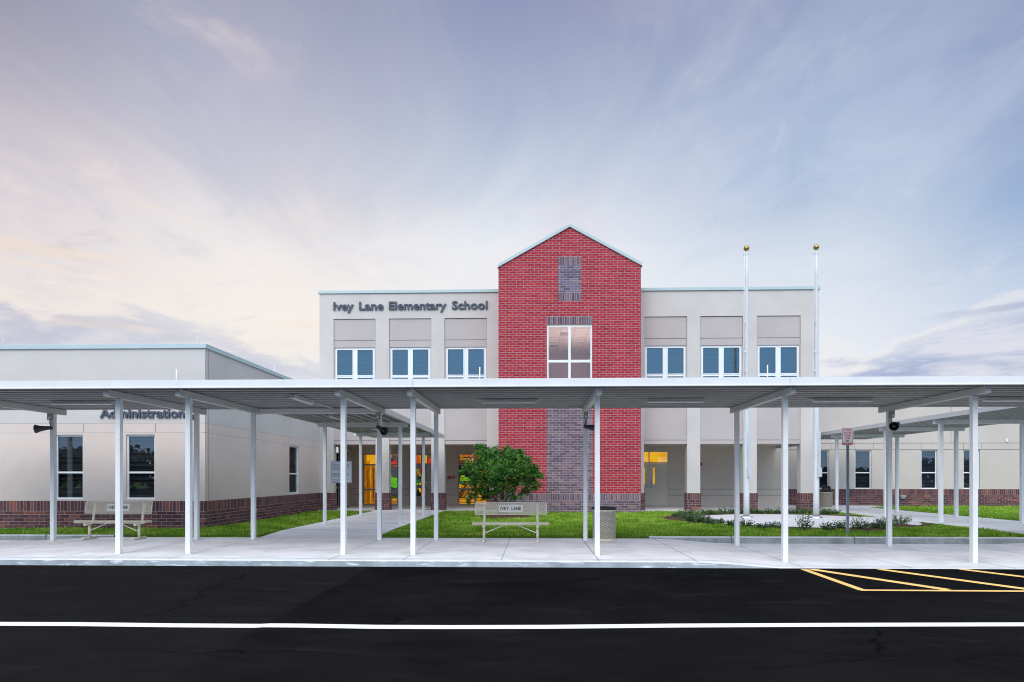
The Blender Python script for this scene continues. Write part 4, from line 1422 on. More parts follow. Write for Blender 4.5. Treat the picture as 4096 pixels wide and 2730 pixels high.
E_ROOM = emit_mat('room_fill_glow', (1.0, 0.84, 0.74), 19.0)
lp = MB()
lp.box(rx1 - 1.6, rx1 - 0.5, ry0 + 1.0, ry0 + 2.4, 4.9, 4.95)  # unseen glowing panel, added below the sightline to brighten the ceiling
tag(lp.build('hidden_fill_panel', E_ROOM), 'unseen warm glowing panel added to brighten the room behind the tower window', 'fill_panel')

# ---- right wing ----------------------------------------------------------------
RY, RT = 36.0, 5.9
wx = lambda u: px_x(u, RY)
wing = thing('school_wing', 'long single-storey beige stucco wing with tall sash windows, behind the right-hand lawn', 'building', (20, RY, 0))
fr = lambda a, b, d: (a, RY + d, b)
WZ0, WZ1 = 0.945, 1.55 + (1910 - 1803) * RY / F
WW = [(wx(3252), wx(3317), WZ0, WZ1), (wx(3419.5), wx(3486), WZ0, WZ1), (wx(3684.5), wx(3749), WZ0, WZ1), (wx(3853.5), wx(3920), WZ0, WZ1), (wx(4190), wx(4255), WZ0, WZ1), (wx(4360), wx(4425), WZ0, WZ1)]
b = MB()
j1, j2 = 1.55 + (1910 - 1801.5) * RY / F, 1.55 + (1910 - 1776) * RY / F
b.wall(fr, 12.705, 60, SK + 0.08, RT - 0.1, WW, 0.16)
b.face([(12.705, RY, RT - 0.1), (60, RY, RT - 0.1), (60, 55, RT - 0.1), (12.705, 55, RT - 0.1)])
b.build('wall', M_WING, wing)
j = MB()
for z in (j1, j2):
    fbox(j, fr, 12.8, 60, z - 0.012, z + 0.012, -0.003, 0.01)
for w in WW:
    for x in (w[0] - 0.0, w[1] + 0.09):
        fbox(j, fr, x - 0.008, x + 0.008, j1 + 0.012, j2 - 0.012, -0.0025, 0.01)
fbox(j, fr, wx(3804) - 0.01, wx(3804) + 0.01, j2 + 0.012, RT - 0.2, -0.003, 0.01)
j.build('wall_groove', M_JOINT, wing)
s_ = MB()
s_.wall(fr, 12.705, 60, 0.0, SK + 0.08 - 0.305)
s_.build('brick_base', brick_mat('wing_brick', MAROON, MORTAR_D, z0=SK + 0.08 - 0.305 - 0.1016 * 20, msize=0.012), wing)
s_ = MB()
s_.wall(fr, 12.705, 60, SK + 0.08 - 0.305, SK + 0.08)
s_.build('soldier_course', brick_mat('wing_soldier_brick', MAROON, MORTAR_D, soldier=True, z0=SK + 0.08 - 0.305 * 21, msize=0.012), wing)
cp = MB()
cp.box(12.705, 60, RY - 0.05, RY + 0.2, RT - 0.13, RT)
cp.build('coping', M_COPING, wing)
for w in WW:
    window(wing, fr, w[0] + 0.005, w[1] - 0.005, w[2] + 0.003, w[3] - 0.003, hbars=[(1.55 + (1910 - 1892) * RY / F, 0.06)], fw=0.055, d=0.07, glass=G_LOW, blind=(M_BLIND_BLUE, 0.02), sill=1)
ob = MB()
x = wx(3609)
ob.box(x - 0.10, x + 0.10, RY - 0.09, RY - 0.001, 0.42, 0.60)
ob.box(x - 0.13, x + 0.13, RY - 0.14, RY - 0.09, 0.50, 0.62)
tag(ob.build('wall_hydrant_box', M_GREYBOX, bevel=0.01), 'small grey-green outlet box on the brick base of the right wing', 'outlet box', 'outlet boxes on the brick bases')
ob = MB()
x = wx(4026)
ob.box(x - 0.05, x + 0.05, RY - 0.05, RY - 0.001, 3.37, 3.53)
tag(ob.build('wall_sensor', M_FRAME, bevel=0.008), 'small white box high on the right wing wall, near the photo edge', 'sensor')


# ---- lettering -----------------------------------------------------------------
def glyphs(body, extrude=0.02, offset=0.0):
    """one mesh per character with its advance, from the built-in font"""
    dg = None
    out = []

    def mk(s, ext=extrude):
        c = bpy.data.curves.new('t', 'FONT')
        c.body = s
        c.size = 1.0
        c.extrude = ext
        c.offset = offset
        c.resolution_u = 3
        o = bpy.data.objects.new('t', c)
        COL.objects.link(o)
        bpy.context.view_layer.update()
        d = bpy.context.evaluated_depsgraph_get()
        me = bpy.data.meshes.new_from_object(o.evaluated_get(d))
        bpy.data.objects.remove(o)
        bpy.data.curves.remove(c)
        return me

    def maxx(s):
        me = mk(s)
        m = max(v.co.x for v in me.vertices)
        bpy.data.meshes.remove(me)
        return m
    base = maxx('I')
    for i, ch in enumerate(body):
        if ch == ' ':
            out.append((None, 0))
            continue
        adv = maxx(body[:i] + 'I') - base if i else 0.0
        out.append((mk(ch), adv))
    return out


def put_text(body, x0, x1, y, z, cap, m, parent, name='letter', extrude=0.02, offset=0.0, merge=False, Mx=None):
    """letters standing in the x-z plane facing -y, fitted between x0 and x1"""
    gl = glyphs(body, extrude, offset)
    ys = [v.co.y for (me, a) in gl if me for v in me.vertices]
    lo = min(a + min(v.co.x for v in me.vertices) for me, a in gl if me)
    hi = max(a + max(v.co.x for v in me.vertices) for me, a in gl if me)
    kx = (x1 - x0) / (hi - lo)
    kz = cap / 0.70
    objs = []
    allm = MB()
    for me, a in gl:
        if me is None:
            continue
        for v in me.vertices:
            X = x0 + (v.co.x + a - lo) * kx
            Z = z + v.co.y * kz
            v.co = Vector((X, y - v.co.z, Z))
        if Mx is not None:
            me.transform(Mx)
        if merge:
            bb = len(allm.v)
            allm.v.extend(tuple(v.co) for v in me.vertices)
            for p in me.polygons:
                allm.f.append(tuple(bb + i for i in p.vertices))
                allm.m.append(0)
                allm.s.append(False)
            continue
        me.materials.clear()
        me.materials.append(m)
        if parent is not None:
            me.transform(Matrix.Translation(-world_loc(parent)))
        me.name = name
        o = bpy.data.objects.new(name, me)
        COL.objects.link(o)
        o.parent = parent
        objs.append(o)
    if merge:
        return allm.build(name, m, parent)
    return objs


ys_ = 30.14
ux = lambda v: px_x(1250 + v / 2.851, ys_)
zb_ = 1.55 + (1910 - 1234.5) * ys_ / F
sign = thing('wall_lettering', 'raised blue-grey metal letters spelling the school name on the upper wall', 'sign', (ux(1100), MY, zb_))
for wd_, a_, b_ in (('Ivey', 237, 468), ('Lane', 531, 808), ('Elementary', 870, 1527), ('School', 1590, 1995)):
    put_text(wd_, ux(a_), ux(b_), ys_ + 0.02, zb_, 0.352, M_LETTER, sign, extrude=0.025, offset=0.024)
ya_ = LY - 0.03
sign2 = thing('wall_lettering', 'raised blue-grey letters reading Administration on the left building, partly behind the canopy edge', 'sign', (px_x(570, LY), LY, 3.3))
za_ = 1.55 + (1910 - 1667) * ya_ / F
put_text('Administration', px_x(400, ya_), px_x(738.5, ya_), ya_, za_, 0.27, M_LETTER, sign2, extrude=0.02, offset=0.024)

# =================================================================== canopies
def deck_profile(a0, a1, z, pitch=0.36, up=0.092):
    """hat-section roofing: list of (a, z)"""
    out = []
    a = a0
    while a < a1 - 1e-6:
        for (da, dz) in ((0.0, 0), (pitch * 0.30, 0), (pitch * 0.36, up), (pitch * 0.94, up)):
            if a + da <= a1:
                out.append((a + da, z + dz))
        a += pitch
    out.append((a1, z))
    return out


def deck(parent, mode, p0, p1, c0, c1, z, pitch=0.36):
    """ribs run along x (mode x) or y (mode y)"""
    mb = MB()
    pr = deck_profile(c0, c1, z, pitch)
    T = 0.006
    for (a, za), (b, zb2) in zip(pr[:-1], pr[1:]):
        for dz in (0, T):
            if mode == 'x':
                mb.face([(p0, a, za + dz), (p1, a, za + dz), (p1, b, zb2 + dz), (p0, b, zb2 + dz)])
            else:
                mb.face([(a, p0, za + dz), (a, p1, za + dz), (b, p1, zb2 + dz), (b, p0, zb2 + dz)])
    # interlocking seams: a narrow standing lip in every pan
    a = c0 + pitch * 0.15
    while a < c1:
        if mode == 'x':
            mb.box(p0, p1, a - 0.008, a + 0.008, z - 0.001, z + 0.012)
        else:
            mb.box(a - 0.008, a + 0.008, p0, p1, z - 0.001, z + 0.012)
        a += pitch
    return mb.build('roof_deck', M_ALU_SOFT, parent)


PW, PD = 0.098, 0.115
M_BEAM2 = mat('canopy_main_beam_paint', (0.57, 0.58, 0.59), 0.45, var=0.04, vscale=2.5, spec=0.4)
YF, YBK = 13.6, 16.78


def post(parent, x, y, z0, z1, w=PW, d=PD):
    """x, y: centre"""
    mb = MB()
    mb.box(x - w / 2, x + w / 2, y - d / 2, y + d / 2, z0 - 0.02, z1)
    return mb.build('post', M_ALU, parent, bevel=0.006)


xf = lambda u: px_x(u, YF - PD / 2)
bays_x = [xf(460.6) + PW / 2, xf(740.4) + PW / 2, xf(1361.7) + PW / 2, xf(1641.4) + PW / 2, xf(2379.8) + PW / 2, xf(3153.3) - PW / 2, xf(3912.6) - PW / 2]
bays_x = [bays_x[0] - 7.28, bays_x[0] - 3.66] + bays_x + [bays_x[-1] + 3.78, bays_x[-1] + 7.5]
CX0, CX1 = bays_x[0] - 0.8, bays_x[-1] + 1.0
FY0, FY1 = 12.98, 17.22
DZ = 3.283
main = thing('covered_walkway', 'long white metal canopy on square posts running across the whole front pavement', 'canopy', (0, YF, 0))
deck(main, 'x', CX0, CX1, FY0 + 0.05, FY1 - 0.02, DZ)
seams = [CX0, px_x(437, FY0), px_x(1650, FY0), px_x(3163, FY0), CX1]
for a, b in zip(seams[:-1], seams[1:]):
    f = MB()
    f.box(a + 0.002, b - 0.002, FY0, FY0 + 0.045, 3.275, 3.432)
    f.box(a + 0.002, b - 0.002, FY0 - 0.012, FY0, 3.275, 3.290)
    f.box(a + 0.002, b - 0.002, FY0 + 0.045, FY0 + 0.14, 3.426, 3.432)
    f.build('fascia', M_ALU, main)
f = MB()
f.box(CX0, CX1, FY1 - 0.018, FY1 + 0.03, 3.300, 3.43)
f.build('gutter', M_BEAM, main)
for i, x in enumerate(bays_x):
    zf, zbk = zwalk(x), zwalk(x)
    # beam: hollow section with an open rim at the end
    xb = x - 0.055 if x < 3 else x + 0.055
    # measured: the beam end sits beside the post centre
    xb = x
    bm = MB()
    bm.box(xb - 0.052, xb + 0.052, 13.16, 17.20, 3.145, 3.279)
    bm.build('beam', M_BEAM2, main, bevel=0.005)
    post(main, x, YF, zf, 3.144)
    post(main, x, YBK, zbk, 3.144)
for u, v in ((706, 1477), (1919, 1469), (3070, 1461)):
    y = 14.0
    p_ = MB()
    x = px_x(u, y)
    p_.tube([(x, y, 3.30), (x, y, px_z(v, x, y))], 0.013, 8)
    p_.build('vent_pipe', M_ALU, main)

# left connecting walkway to the entrance
left = thing('covered_walkway', 'white metal canopy running from the front canopy to the orange-lit entrance', 'canopy', (-5.4, 22, 0))
LX0, LX1 = -6.88, -3.86
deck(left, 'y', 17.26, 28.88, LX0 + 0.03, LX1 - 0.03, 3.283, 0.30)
f = MB()
f.box(LX1 - 0.03, LX1 + 0.02, 17.26, 25.6, 3.205, 3.355)
f.build('fascia', M_BEAM, left)
f = MB()
f.box(LX1 - 0.03, LX1 + 0.02, 25.604, 28.93, 3.205, 3.355)
f.build('fascia', M_BEAM, left)
f = MB()
f.box(LX0 - 0.02, LX0 + 0.03, 17.26, 28.93, 3.24, 3.355)
f.box(LX0 + 0.03, LX1 - 0.03, 28.89, 28.93, 3.24, 3.355)
f.build('gutter', M_BEAM, left)
b_ = MB()
b_.box(bays_x[3] + 0.056, bays_x[4] - 0.056, 16.95, 17.05, 3.146, 3.276)
b_.build('beam', M_ALU, left, bevel=0.004)
for y, e0, e1 in ((21.3, -6.83, -3.98), (26.2, -6.95, -4.05)):
    b_ = MB()
    b_.box(e0, e1, y - 0.05, y + 0.05, 3.13, 3.276)
    b_.build('beam', M_ALU, left, bevel=0.004)
    post(left, e0 + 0.23, y, 0.05, 3.129, 0.10, 0.10)
    post(left, e1 - 0.23, y, 0.05, 3.129, 0.10, 0.10)

# right connecting walkway
right = thing('covered_walkway', 'white metal canopy over the path to the right wing, beyond the fire lane sign', 'canopy', (14.6, 26, 0))
RX0, RX1 = 12.96, 16.36
deck(right, 'y', 17.30, 34.4, RX0 + 0.03, RX1 - 0.03, 3.445, 0.30)
for (y0, y1) in ((17.30, 25.0), (25.004, 34.45)):
    f = MB()
    f.box(RX0 - 0.02, RX0 + 0.03, y0, y1, 3.43, 3.575)
    f.build('fascia', M_BEAM, right)
f = MB()
f.box(RX1 - 0.03, RX1 + 0.02, 17.30, 34.45, 3.43, 3.575)
f.box(RX0 + 0.03, RX1 - 0.03, 34.41, 34.45, 3.43, 3.575)
f.box(RX0 + 0.03, RX1 - 0.03, 17.27, 17.31, 3.446, 3.575)
f.build('gutter', M_BEAM, right)
for y in (22.8, 26.3, 30.5):
    b_ = MB()
    b_.box(13.06, 16.20, y - 0.05, y + 0.05, 3.295, 3.440)
    b_.build('beam', M_ALU, right, bevel=0.004)
    post(right, 13.29, y, 0.05, 3.294, 0.115, 0.115)
    post(right, 15.90, y, 0.05, 3.294, 0.115, 0.115)

# fluorescent fittings under the decks
light_no = 0


def fitting(p, q, label, z):
    """p, q: ends (x, y)"""
    t = thing('ceiling_light', label, 'light fitting', ((p[0] + q[0]) / 2, (p[1] + q[1]) / 2, z), 'strip lights under the canopies')
    a, b = Vector((p[0], p[1], 0)), Vector((q[0], q[1], 0))
    d = (b - a).normalized()
    n = Vector((-d.y, d.x, 0))
    L = (b - a).length
    M = Matrix(((d.x, n.x, 0, p[0]), (d.y, n.y, 0, p[1]), (0, 0, 1, 0), (0, 0, 0, 1)))
    body = MB()
    body.box(-0.02, L + 0.02, -0.07, 0.07, z - 0.035, z, M=M)
    body.box(-0.10, -0.02, -0.012, 0.012, z - 0.03, z - 0.01, M=M)
    body.build('body', M_LAMPBODY, t, bevel=0.006)
    df = MB()
    df.box(0.0, L, -0.055, 0.055, z - 0.09, z - 0.036, M=M)
    df.build('diffuser', M_LAMP, t, bevel=0.02)
    return t


YL_ = 15.15
for (u0, u1, lb) in ((211, 449, 'pale strip light under the canopy above the left-hand bench'), (1926, 2149, 'pale strip light under the canopy above the shrub and bench'),
                     (2588, 2815, 'pale strip light under the canopy right of the brick tower, before the grey doors'), (3251, 3488, 'pale strip light under the front canopy above the fire lane sign'), (3934, 4170, 'strip light under the front canopy cut off by the right photo edge')):
    fitting((px_x(u0, YL_), YL_), (px_x(u1, YL_), YL_), lb, DZ)
fitting((-5.06, 14.05), (-5.06, 15.35), 'strip light set lengthwise to the path with curved conduits, under the front canopy', DZ)
cd = MB()
for dx_ in (0.0, 0.06):
    cd.tube([(-5.06 + dx_, 15.4, 3.25), (-5.0 + dx_, 15.7, 3.24), (-4.98 + dx_, 16.5, 3.24), (-4.96 + dx_, 16.85, 3.2), (-4.95 + dx_, 16.95, 3.14)], 0.012, 8)
tag(cd.build('conduit', M_LAMPBODY), 'pair of thin grey conduits bending down from the lengthwise strip light', 'conduit')
fitting((-5.6, 18.6), (-5.6, 19.9), 'first strip light under the entrance path canopy, nearest the road', 3.283)
fitting((-5.5, 23.2), (-5.5, 24.4), 'second strip light under the entrance path canopy, farther in', 3.283)
fitting((15.2, 19.6), (15.2, 21.0), 'strip light under the right path canopy near the photo edge', 3.445)

# =================================================================== horn speakers on the back posts
def speaker(x, y, dirv, label, zc=2.78, second=False, boxside=-1):
    yf = y - PD / 2
    t = thing('horn_speaker', label, 'loudspeaker', (x, yf, zc), 'horn loudspeakers on the canopy posts')
    bx_ = MB()
    bx_.box(x + boxside * 0.02 - 0.05, x + boxside * 0.02 + 0.05, yf - 0.075, yf - 0.001, zc + 0.20, zc + 0.37)
    o = bx_.build('junction_box', M_GREYBOX, t, bevel=0.004)
    ls = MB()
    ls.lathe([(0.0, -0.012), (0.028, -0.008), (0.034, 0.0), (0.034, 0.01)], 14, (x + boxside * 0.02, yf - 0.075, zc + 0.26), Matrix.Rotation(math.radians(90), 3, 'X').inverted())
    ls.build('sensor_lens', M_CHROME, o)
    d = Vector(dirv).normalized()
    zax = d
    xa = zax.cross(Vector((0, 0, 1))).normalized()
    ya = zax.cross(xa)
    M = Matrix((xa, ya, zax)).transposed()
    c0 = Vector((x, yf - 0.10, zc)) - d * 0.05
    h = MB()
    prof = [(0.030, 0.0), (0.045, 0.03), (0.050, 0.11), (0.056, 0.14), (0.064, 0.20), (0.076, 0.27), (0.100, 0.33), (0.106, 0.345), (0.107, 0.355), (0.099, 0.350), (0.078, 0.27), (0.055, 0.20), (0.02, 0.16)]
    h.lathe(prof, 28, tuple(c0), M)
    hn = h.build('horn', M_SPEAKER, t)
    pl = MB()
    pl.lathe([(0.0, 0.325), (0.022, 0.32), (0.036, 0.30), (0.036, 0.22), (0.012, 0.17)], 18, tuple(c0), M)
    pl.build('centre_plug', M_SPEAKER_CONE, hn)
    br = MB()
    br.tube([(x, yf, zc), (x, yf - 0.05, zc), tuple(c0 + d * 0.06)], [0.035, 0.03, 0.02], 10)
    br.tube([(x + boxside * 0.02, yf - 0.04, zc + 0.20), (x + boxside * 0.01, yf - 0.06, zc + 0.12), tuple(c0)], 0.008, 6)
    br.build('bracket', M_SPEAKER, t)
    if second:
        h2 = MB()
        d2 = Vector((0.75, 0.35, 0.22)).normalized()
        xa = d2.cross(Vector((0, 0, 1))).normalized()
        ya = d2.cross(xa)
        M2 = Matrix((xa, ya, d2)).transposed()
        h2.lathe([(0.0, 0.0), (0.055, 0.0), (0.058, 0.05), (0.05, 0.20), (0.03, 0.24), (0.0, 0.25)], 20, tuple(c0), M2)
        h2.build('driver', M_SPEAKER, t)
    return t


speaker(bays_x[1] + 0.0, YBK, (-1.0, -0.18, -0.10), 'dark horn loudspeaker pointing left from a canopy post at the far left')
speaker(bays_x[4], YBK, (0.62, -0.62, -0.36), 'dark horn loudspeaker aimed down to the right, beside the notice board sign', boxside=-1)
speaker(bays_x[6], YBK, (0.95, -0.35, -0.16), 'dark horn loudspeaker pointing right, in front of the purple brick strip', boxside=0.5)
speaker(bays_x[8], YBK, (-0.34, -0.90, -0.10), 'dark horn loudspeaker facing the road, next to the fire lane sign', second=True, boxside=1)
bx_ = MB()
bx_.box(bays_x[2] - 0.09, bays_x[2] - 0.051, YBK - 0.10, YBK - 0.02, 2.97, 3.11)
tag(bx_.build('post_box', M_GREYBOX), 'small dark box on the side of a canopy post, right of the Administration lettering', 'junction box')


# =================================================================== expanded-metal bench
def lattice(mb, fn, L, H, cx, cz, k=0.66, m=0, thick=0.004):
    """diamond mesh over the sheet fn(s, t), s in 0..L, t in 0..H"""
    nx, nz = int(L / cx), int(H / cz)
    cx, cz = L / nx, H / nz
    for j in range(nz * 2 + 1):
        off = 0 if j % 2 == 0 else 0.5
        for i in range(nx + 1):
            s, t = (i + off) * cx, j * cz / 2
            if s > L + 1e-6:
                continue
            c = [(s - cx / 2, t), (s, t - cz / 2), (s + cx / 2, t), (s, t + cz / 2)]
            n = [(s - cx / 2 * k, t), (s, t - cz / 2 * k), (s + cx / 2 * k, t), (s, t + cz / 2 * k)]
            cl = lambda p: (min(max(p[0], 0), L), min(max(p[1], 0), H))
            for a in range(4):
                b = (a + 1) % 4
                mb.face([fn(*cl(c[a])), fn(*cl(c[b])), fn(*cl(n[b])), fn(*cl(n[a]))], m)


def make_bench(label, loc, rz):
    t = thing('park_bench', label, 'bench', loc, 'cream mesh benches under the canopy')
    t.rotation_euler = (0, 0, rz)
    # local: x along the bench, -y to the road
    Ls = 1.80
    L0 = t.location.copy()
    t.location = (0, 0, 0)
    # seat: rolled sheet
    prof = [(-0.155, 0.415), (-0.172, 0.425), (-0.178, 0.445), (-0.168, 0.468), (-0.14, 0.478), (0.09, 0.470), (0.125, 0.465), (0.14, 0.450), (0.140, 0.430)]
    cum = [0]
    for a, b in zip(prof[:-1], prof[1:]):
        cum.append(cum[-1] + math.hypot(b[0] - a[0], b[1] - a[1]))

    def along(pr, cu, s):
        for i in range(len(pr) - 1):
            if s <= cu[i + 1] + 1e-9:
                f = (s - cu[i]) / (cu[i + 1] - cu[i])
                return pr[i][0] + (pr[i + 1][0] - pr[i][0]) * f, pr[i][1] + (pr[i + 1][1] - pr[i][1]) * f
        return pr[-1]
    seat = MB()
    lattice(seat, lambda s, q_: (s - Ls / 2, along(prof, cum, q_)[0], along(prof, cum, q_)[1]), Ls, cum[-1], 0.050, 0.034, 0.68)
    for sx in (-1, 1):
        seat.tube([(sx * Ls / 2, p[0], p[1]) for p in prof], 0.009, 6)
        ed = [(sx * Ls / 2, p[0], p[1]) for p in prof]
        seat.face(ed)
    seat.tube([(-Ls / 2, prof[0][0], prof[0][1]), (Ls / 2, prof[0][0], prof[0][1])], 0.010, 6)
    seat.tube([(-Ls / 2, prof[-1][0], prof[-1][1]), (Ls / 2, prof[-1][0], prof[-1][1])], 0.010, 6)
    seat.build('seat', M_CREAM, t)
    # backrest, leaning back
    bp = [(0.190, 0.640), (0.182, 0.652), (0.178, 0.675), (0.225, 0.905), (0.235, 0.925), (0.248, 0.932)]
    cb = [0]
    for a, b in zip(bp[:-1], bp[1:]):
        cb.append(cb[-1] + math.hypot(b[0] - a[0], b[1] - a[1]))
    Lb = 1.74
    back_ = MB()
    lattice(back_, lambda s, q_: (s - Lb / 2, along(bp, cb, q_)[0], along(bp, cb, q_)[1]), Lb, cb[-1], 0.050, 0.034, 0.68)
    for e in (0, -1):
        back_.tube([(-Lb / 2, bp[e][0], bp[e][1]), (Lb / 2, bp[e][0], bp[e][1])], 0.010, 6)
    for sx in (-1, 1):
        back_.tube([(sx * Lb / 2, p[0], p[1]) for p in bp], 0.010, 6)
        back_.face([(sx * Lb / 2, p[0], p[1]) for p in bp])
    bk_o = back_.build('backrest', M_CREAM, t)
    # plaque
    def onback(x, h, out):
        a, b = Vector((0, bp[2][0], bp[2][1])), Vector((0, bp[3][0], bp[3][1]))
        d = (b - a).normalized()
        n = Vector((0, -d.z, d.y))
        p = a + d * h + n * out
        return (x, p.y, p.z)
    pq = MB()
    x0, x1, h0, h1 = -0.30, 0.29, 0.025, 0.205
    pq.face([onback(x0, h0, 0.010), onback(x1, h0, 0.010), onback(x1, h1, 0.010), onback(x0, h1, 0.010)])
    for (p, q_) in (((x0, h0), (x1, h0)), ((x1, h0), (x1, h1)), ((x1, h1), (x0, h1)), ((x0, h1), (x0, h0))):
        pq.face([onback(p[0], p[1], 0.010), onback(q_[0], q_[1], 0.010), onback(q_[0], q_[1], -0.005), onback(p[0], p[1], -0.005)])
    po = pq.build('plaque', M_PLAQUE, bk_o)
    tilt = math.atan2(bp[3][0] - bp[2][0], bp[3][1] - bp[2][1])
    o0 = onback(0, 0.075, 0.0125)
    Mx = Matrix.Translation(Vector(o0)) @ Matrix.Rotation(-tilt, 4, 'X')
    for (w_, a_, b_) in (('IVEY', -0.255, -0.045), ('LANE', 0.015, 0.245)):
        put_text(w_, a_, b_, 0.0, 0.0, 0.082, M_DARKLETTER, po, name='lettering', extrude=0.001, offset=0.018, merge=True, Mx=Mx)
    # two frames: upright leg, foot tube, seat arm and back arm, all round tube
    for sx in (-1, 1):
        x = sx * 0.645
        lg = MB()
        lg.tube([(x, 0.03, 0.03), (x, 0.03, 0.40)], 0.031, 14)
        lg.tube([(x, -0.155, 0.375), (x, 0.06, 0.375), (x, 0.14, 0.40), (x, 0.175, 0.50), (x, 0.20, 0.62), (x, 0.26, 0.90)], [0.031, 0.031, 0.030, 0.029, 0.029, 0.027], 14)
        lo_ = lg.build('leg', M_CREAM, t)
        ft_ = MB()
        ft_.tube([(x, -0.24, 0.031), (x, 0.30, 0.031)], 0.031, 14)
        ft_.build('foot', M_CREAM, lo_)
        cl_ = MB()
        cl_.tube([(x, 0.06, 0.031), (x, 0.085, 0.031)], 0.040, 14)
        cl_.build('clamp', M_CHROME, lo_)
    brc = MB()
    for sx in (-1, 1):
        brc.tube([(sx * 0.63, 0.0, 0.215), (sx * 0.56, -0.005, 0.235), (sx * 0.10, -0.005, 0.425)], [0.014, 0.013, 0.013], 10)
    brc.build('brace', M_CREAM, t)
    # the parts hang on the empty: give it its place
    t.location = L0
    return t


M_DARKLETTER = mat('cut_out_dark', (0.018, 0.014, 0.012), 0.8)
make_bench('cream mesh bench standing before the leafy shrub and brick tower', (px_x(2043, 16.45), 16.42, 0.0), math.radians(0.4))
make_bench('cream mesh bench partly behind a white post, in front of the office windows', (px_x(452, 16.7), 16.72, 0.0), math.radians(-1.6))


# =================================================================== litter bins
def make_bin(name, label, x, y, z, r, h, dome=False):
    t = thing(name, label, 'bin', (x, y, z))
    b = MB()
    H0, H1 = 0.03, h
    lattice(b, lambda s, q_: (x + r * math.cos(s / r), y + r * math.sin(s / r), z + H0 + q_), 2 * math.pi * r, H1 - H0, 0.032, 0.054, 0.72)
    for zz in (0.035, h - 0.01):
        b.lathe([(r + 0.006, zz - 0.03), (r + 0.008, zz), (r + 0.006, zz + 0.03)], 40, (x, y, z))
    b.build('mesh_basket', M_CREAM, t)
    l_ = MB()
    l_.lathe([(0.0, 0.02), (r - 0.03, 0.02), (r - 0.025, h), (r - 0.03, h)], 36, (x, y, z))
    l_.build('liner', M_BLACK, t)
    c = MB()
    if not dome:
        c.lathe([(r + 0.010, h - 0.01), (r + 0.022, h + 0.005), (r + 0.024, h + 0.035), (r + 0.005, h + 0.062), (r - 0.05, h + 0.066), (r - 0.10, h + 0.05), (r - 0.105, h - 0.05)], 44, (x, y, z))
    else:
        c.lathe([(r + 0.010, h - 0.01), (r + 0.022, h + 0.01), (r + 0.02, h + 0.045), (r - 0.04, h + 0.07), (r - 0.10, h + 0.07)], 44, (x, y, z))
        R = r * 0.82
        dd = MB()
        for sx in (-0.75, 0.75):
            dd.tube([(x + sx * R, y, z + h + 0.04), (x + sx * R, y, z + h + 0.16)], [0.04, 0.035], 10)
        dd.lathe([(R * 0.9, h + 0.14), (R * 0.95, h + 0.19), (R * 0.80, h + 0.25), (R * 0.45, h + 0.29), (0, h + 0.30)], 30, (x, y, z))
        dd.lathe([(R * 0.92, h + 0.06), (R * 0.90, h + 0.09), (R * 0.6, h + 0.10), (0.0, h + 0.10)], 30, (x, y, z))
        dd.build('hood', M_BLACK, t)
    c.build('lid', M_BLACK, t)
    return t


make_bin('litter_bin', 'cream mesh litter bin with a black ring lid beside a white post, by the bench', px_x(2416.5, 16.75), 16.75, 0.0, 0.285, 0.77)
make_bin('litter_bin', 'mesh litter bin with a black hooded lid behind the right flagpole', px_x(3305, 32.3), 32.3, 0.09, 0.27, 0.78, dome=True)


